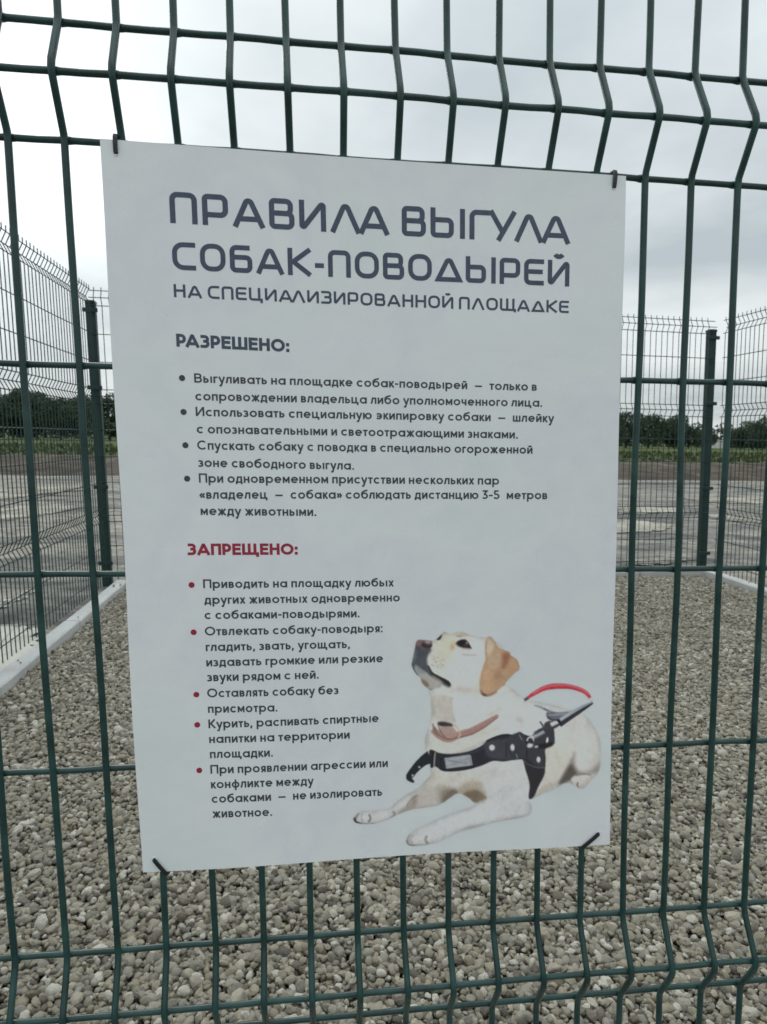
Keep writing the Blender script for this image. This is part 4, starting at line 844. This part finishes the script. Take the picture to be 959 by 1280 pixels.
for i in range(46):
    r1, r2 = rng.uniform(0, 1), rng.uniform(-1, 1); u, v = 195 + 120 * r1, 270 + 45 * r1 + 42 * r2
    blob(*Q1((u, v))[0], .55, .55, 0, (110, 100, 94), .55)
# eyes
area(Q1((392, 150), (412, 132), (440, 122), (470, 122), (490, 145), (515, 190), (500, 190), (450, 186), (410, 172)), (40, 30, 34), .6, 1.0, soft=False); blob(*Q1((440, 152))[0], 3.6, 3.4, 0, (18, 12, 16), .95, pw=2); blob(*Q1((478, 148))[0], 1.2, 2.0, 20, (128, 118, 118), .9); blob(*Q1((462, 165))[0], 3, 1.2, 10, (72, 50, 42), .6); stroke(Q1((388, 152), (415, 178), (470, 192), (516, 192)), 1.1, (112, 92, 80), .5, .7)
area(Q1((248, 118), (268, 102), (285, 86), (292, 92), (278, 122), (260, 128)), (30, 26, 30), .6, 1.0); stroke(Q1((285, 86), (310, 68), (335, 78)), 2.4, (150, 140, 120), .9, .8)
# ear
area(Q1((622, 118), (640, 98), (665, 105), (690, 140), (720, 185), (765, 200), (800, 215), (810, 240), (850, 268), (866, 300), (872, 345), (840, 370), (800, 410), (745, 470), (700, 510), (640, 542), (600, 540), (575, 510), (572, 440), (590, 350), (612, 280), (620, 200)), TAN, .7, inside=False)
area(Q1((625, 125), (645, 108), (672, 140), (680, 185), (650, 240), (625, 240)), (178, 160, 134), 1.2, .85); area(Q1((690, 210), (740, 230), (735, 290), (700, 340), (640, 330), (630, 270)), (170, 140, 112), 2.2, .7)
area(Q1((740, 230), (790, 222), (805, 250), (790, 300), (755, 340), (735, 330), (745, 280)), (132, 74, 50), 2.0, .85); area(Q1((800, 262), (850, 290), (855, 345), (800, 390), (780, 350)), (170, 122, 84), 2.0, .8); area(Q1((600, 350), (660, 350), (680, 450), (640, 520), (600, 510), (588, 440)), (176, 134, 96), 2.6, .8); blob(*Q1((705, 405))[0], 6, 10, 30, (150, 104, 72), .6)
stroke(Q1((622, 130), (616, 210), (625, 240)), 1.8, (140, 112, 82), .7, .8); stroke(Q1((578, 500), (600, 535), (640, 542), (700, 512)), 2.2, (110, 76, 52), .9, .8); stroke(Q1((745, 470), (800, 412), (868, 350)), 1.6, (124, 84, 58), .8, .8); stroke(Q1((810, 245), (850, 272), (870, 330)), 1.6, (128, 88, 62), .8, .7)
blob(*Q1((605, 535))[0], 3.4, 1.7, 20, (66, 50, 44), .85)
# fine fur streaks, only where the animal is pale
fr_ = rng.normal(0, 1, (DH, DW)); fr_ = gblur(fr_, 1.0); fr_ /= fr_.std(); f2 = rng.normal(0, 1, (DH, DW)); f2 = gblur(f2, 3.2); f2 /= f2.std()
rgb = rgb * (1 + (0.014 * fr_ + 0.012 * f2)[..., None] * alpha[..., None])
lin = lambda c: np.where(c / 255 <= .04045, c / 255 / 12.92, ((c / 255 + .055) / 1.055) ** 2.4)
gray_ = rgb.mean(-1, keepdims=True); rgb = gray_ + (rgb - gray_) * 0.72 + np.array([1.2, 0, -1.6]) * (alpha[..., None] > .5) * 0
ins_ = gblur(np.clip(alpha, 0, 1), 5.0); pale_ = np.clip((rgb.mean(-1) - 120) / 40, 0, 1)
rgb = rgb * (1 - 0.34 * (np.clip(1 - ins_, 0, .6) * alpha * pale_)[..., None])
rgb = np.where(rgb > 165, 165 + (rgb - 165) * 0.72, rgb)
paper = lin(np.array([161, 167, 171.])); sheetc = np.array([0.815, 0.842, 0.86])
inkc = np.clip(lin(rgb) / paper * sheetc, 0.004, 0.90)
keep = alpha > 0.02; kq = keep[:-1, :-1] | keep[1:, :-1] | keep[:-1, 1:] | keep[1:, 1:]
D0 = [PX(float(GU[j, i]), float(GV[j, i])) for j in (0, DH - 1) for i in (0, DW - 1)]
# homogeneous map photo -> sheet, evaluated on the whole grid
rr = np.stack([(GU - 479.5) / FPX, (GV - 640) / FPX, np.ones_like(GU)], -1) @ RC; tt = (SY - 0.001 - CAM[1]) / rr[..., 1]
WX = CAM[0] + tt * rr[..., 0]; WZ = CAM[2] + tt * rr[..., 2] - SLOPE * WX
ids = -np.ones((DH, DW), int); use = np.zeros((DH, DW), bool); use[:-1, :-1] |= kq; use[1:, :-1] |= kq; use[:-1, 1:] |= kq; use[1:, 1:] |= kq
ids[use] = np.arange(use.sum()); xs_, zs_ = WX[use], WZ[use]
ys_ = np.array([surf(x, z) for x, z in zip(xs_, zs_)]) - 0.00012
jj, ii = np.nonzero(kq); quads = np.stack([ids[jj, ii], ids[jj + 1, ii], ids[jj + 1, ii + 1], ids[jj, ii + 1]], 1)
dog = link_mesh('dog_picture', np.c_[xs_, ys_, zs_], quads, M_DOG, sign, smooth=True)
dog['label'] = 'printed picture of a lying pale yellow guide dog in a black harness with a red handle'
ca = dog.data.color_attributes.new('ink', 'FLOAT_COLOR', 'POINT'); cc = np.ones((len(xs_), 4), np.float32); cc[:, :3] = inkc[use]; cc[:, 3] = np.clip(alpha[use], 0, 1); ca.data.foreach_set('color', cc.ravel())
# ------------------------------------------------------------------ cable ties through the sign's corner holes
def tie(label, a, b, over):
    """strap from the hole a over the sheet's edge at b, round the wire behind and back through the hole"""
    A = np.array(PX(*a)); Bq = np.array(PX(*b)); root = empty('cable_tie', (A[0], surf(A[0], A[1]), A[1] + SLOPE * A[0])); tag(root, label, 'cable tie', 'black cable ties at the corners of the sign')
    d = Bq - A; L = np.linalg.norm(d); d = d / L; ext = 0.004
    def P3(t, y): q = A + d * t; return np.array([q[0], y, q[1]])
    ys = surf(A[0], A[1]); f, bk = ys - 0.0013, 0.0105
    loop = [P3(0, ys + TH + .001), P3(0, ys), P3(.0006, f), P3(L * .35, f - .0004), P3(L * .7, f - .0004), P3(L + .001, f), P3(L + ext, ys + .0005), P3(L + ext + .0006, 0.004), P3(L + ext - .001, bk - .001), P3(L * .8, bk), P3(L * .4, bk), P3(.001, bk - .001), P3(-.001, 0.005), P3(0, ys + TH + .001)]
    side = np.array([-d[1], 0, d[0]]); V = []; F = []; n = len(loop); w = 0.0019; th = 0.0006
    for i in range(n):
        t = loop[min(i + 1, n - 1)] - loop[max(i - 1, 0)]; t = t / np.linalg.norm(t); nn_ = np.cross(t, side)
        for sa, sb in ((-1, -1), (1, -1), (1, 1), (-1, 1)): V.append(loop[i] + side * w * sa + nn_ * th * sb)
    for i in range(n - 1):
        for k in range(4): F.append((i * 4 + k, i * 4 + (k + 1) % 4, (i + 1) * 4 + (k + 1) % 4, (i + 1) * 4 + k))
    F += [(3, 2, 1, 0), tuple((n - 1) * 4 + k for k in range(4))]
    link_mesh('strap', V, F, M_TIE, root)
    mb = MB(); h = P3(L * .5, bk + .002); mb.box(tuple(h), (.006, .004, .006), .001); mb.build('lock_head', M_TIE, root)
    mb = MB()                                                   # worn bright rim of the punched hole
    rim = [(A[0] + .0021 * math.cos(6.2832 * k / 14), ys - .0004, A[1] + .0021 * math.sin(6.2832 * k / 14)) for k in range(15)]
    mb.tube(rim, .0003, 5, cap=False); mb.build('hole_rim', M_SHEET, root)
tie('black cable tie at the top left corner of the sign', (145.5, 192), (144.5, 174), 0)
tie('black cable tie at the top right corner of the sign, above a small open hole', (766.5, 235), (768, 219), 0)
tie('black cable tie slanting down from the hole at the lower left corner of the sign', (193, 1073), (207, 1089), 0)
tie('black cable tie slanting up to the hole at the lower right corner of the sign', (748, 1041), (728, 1058), 0)
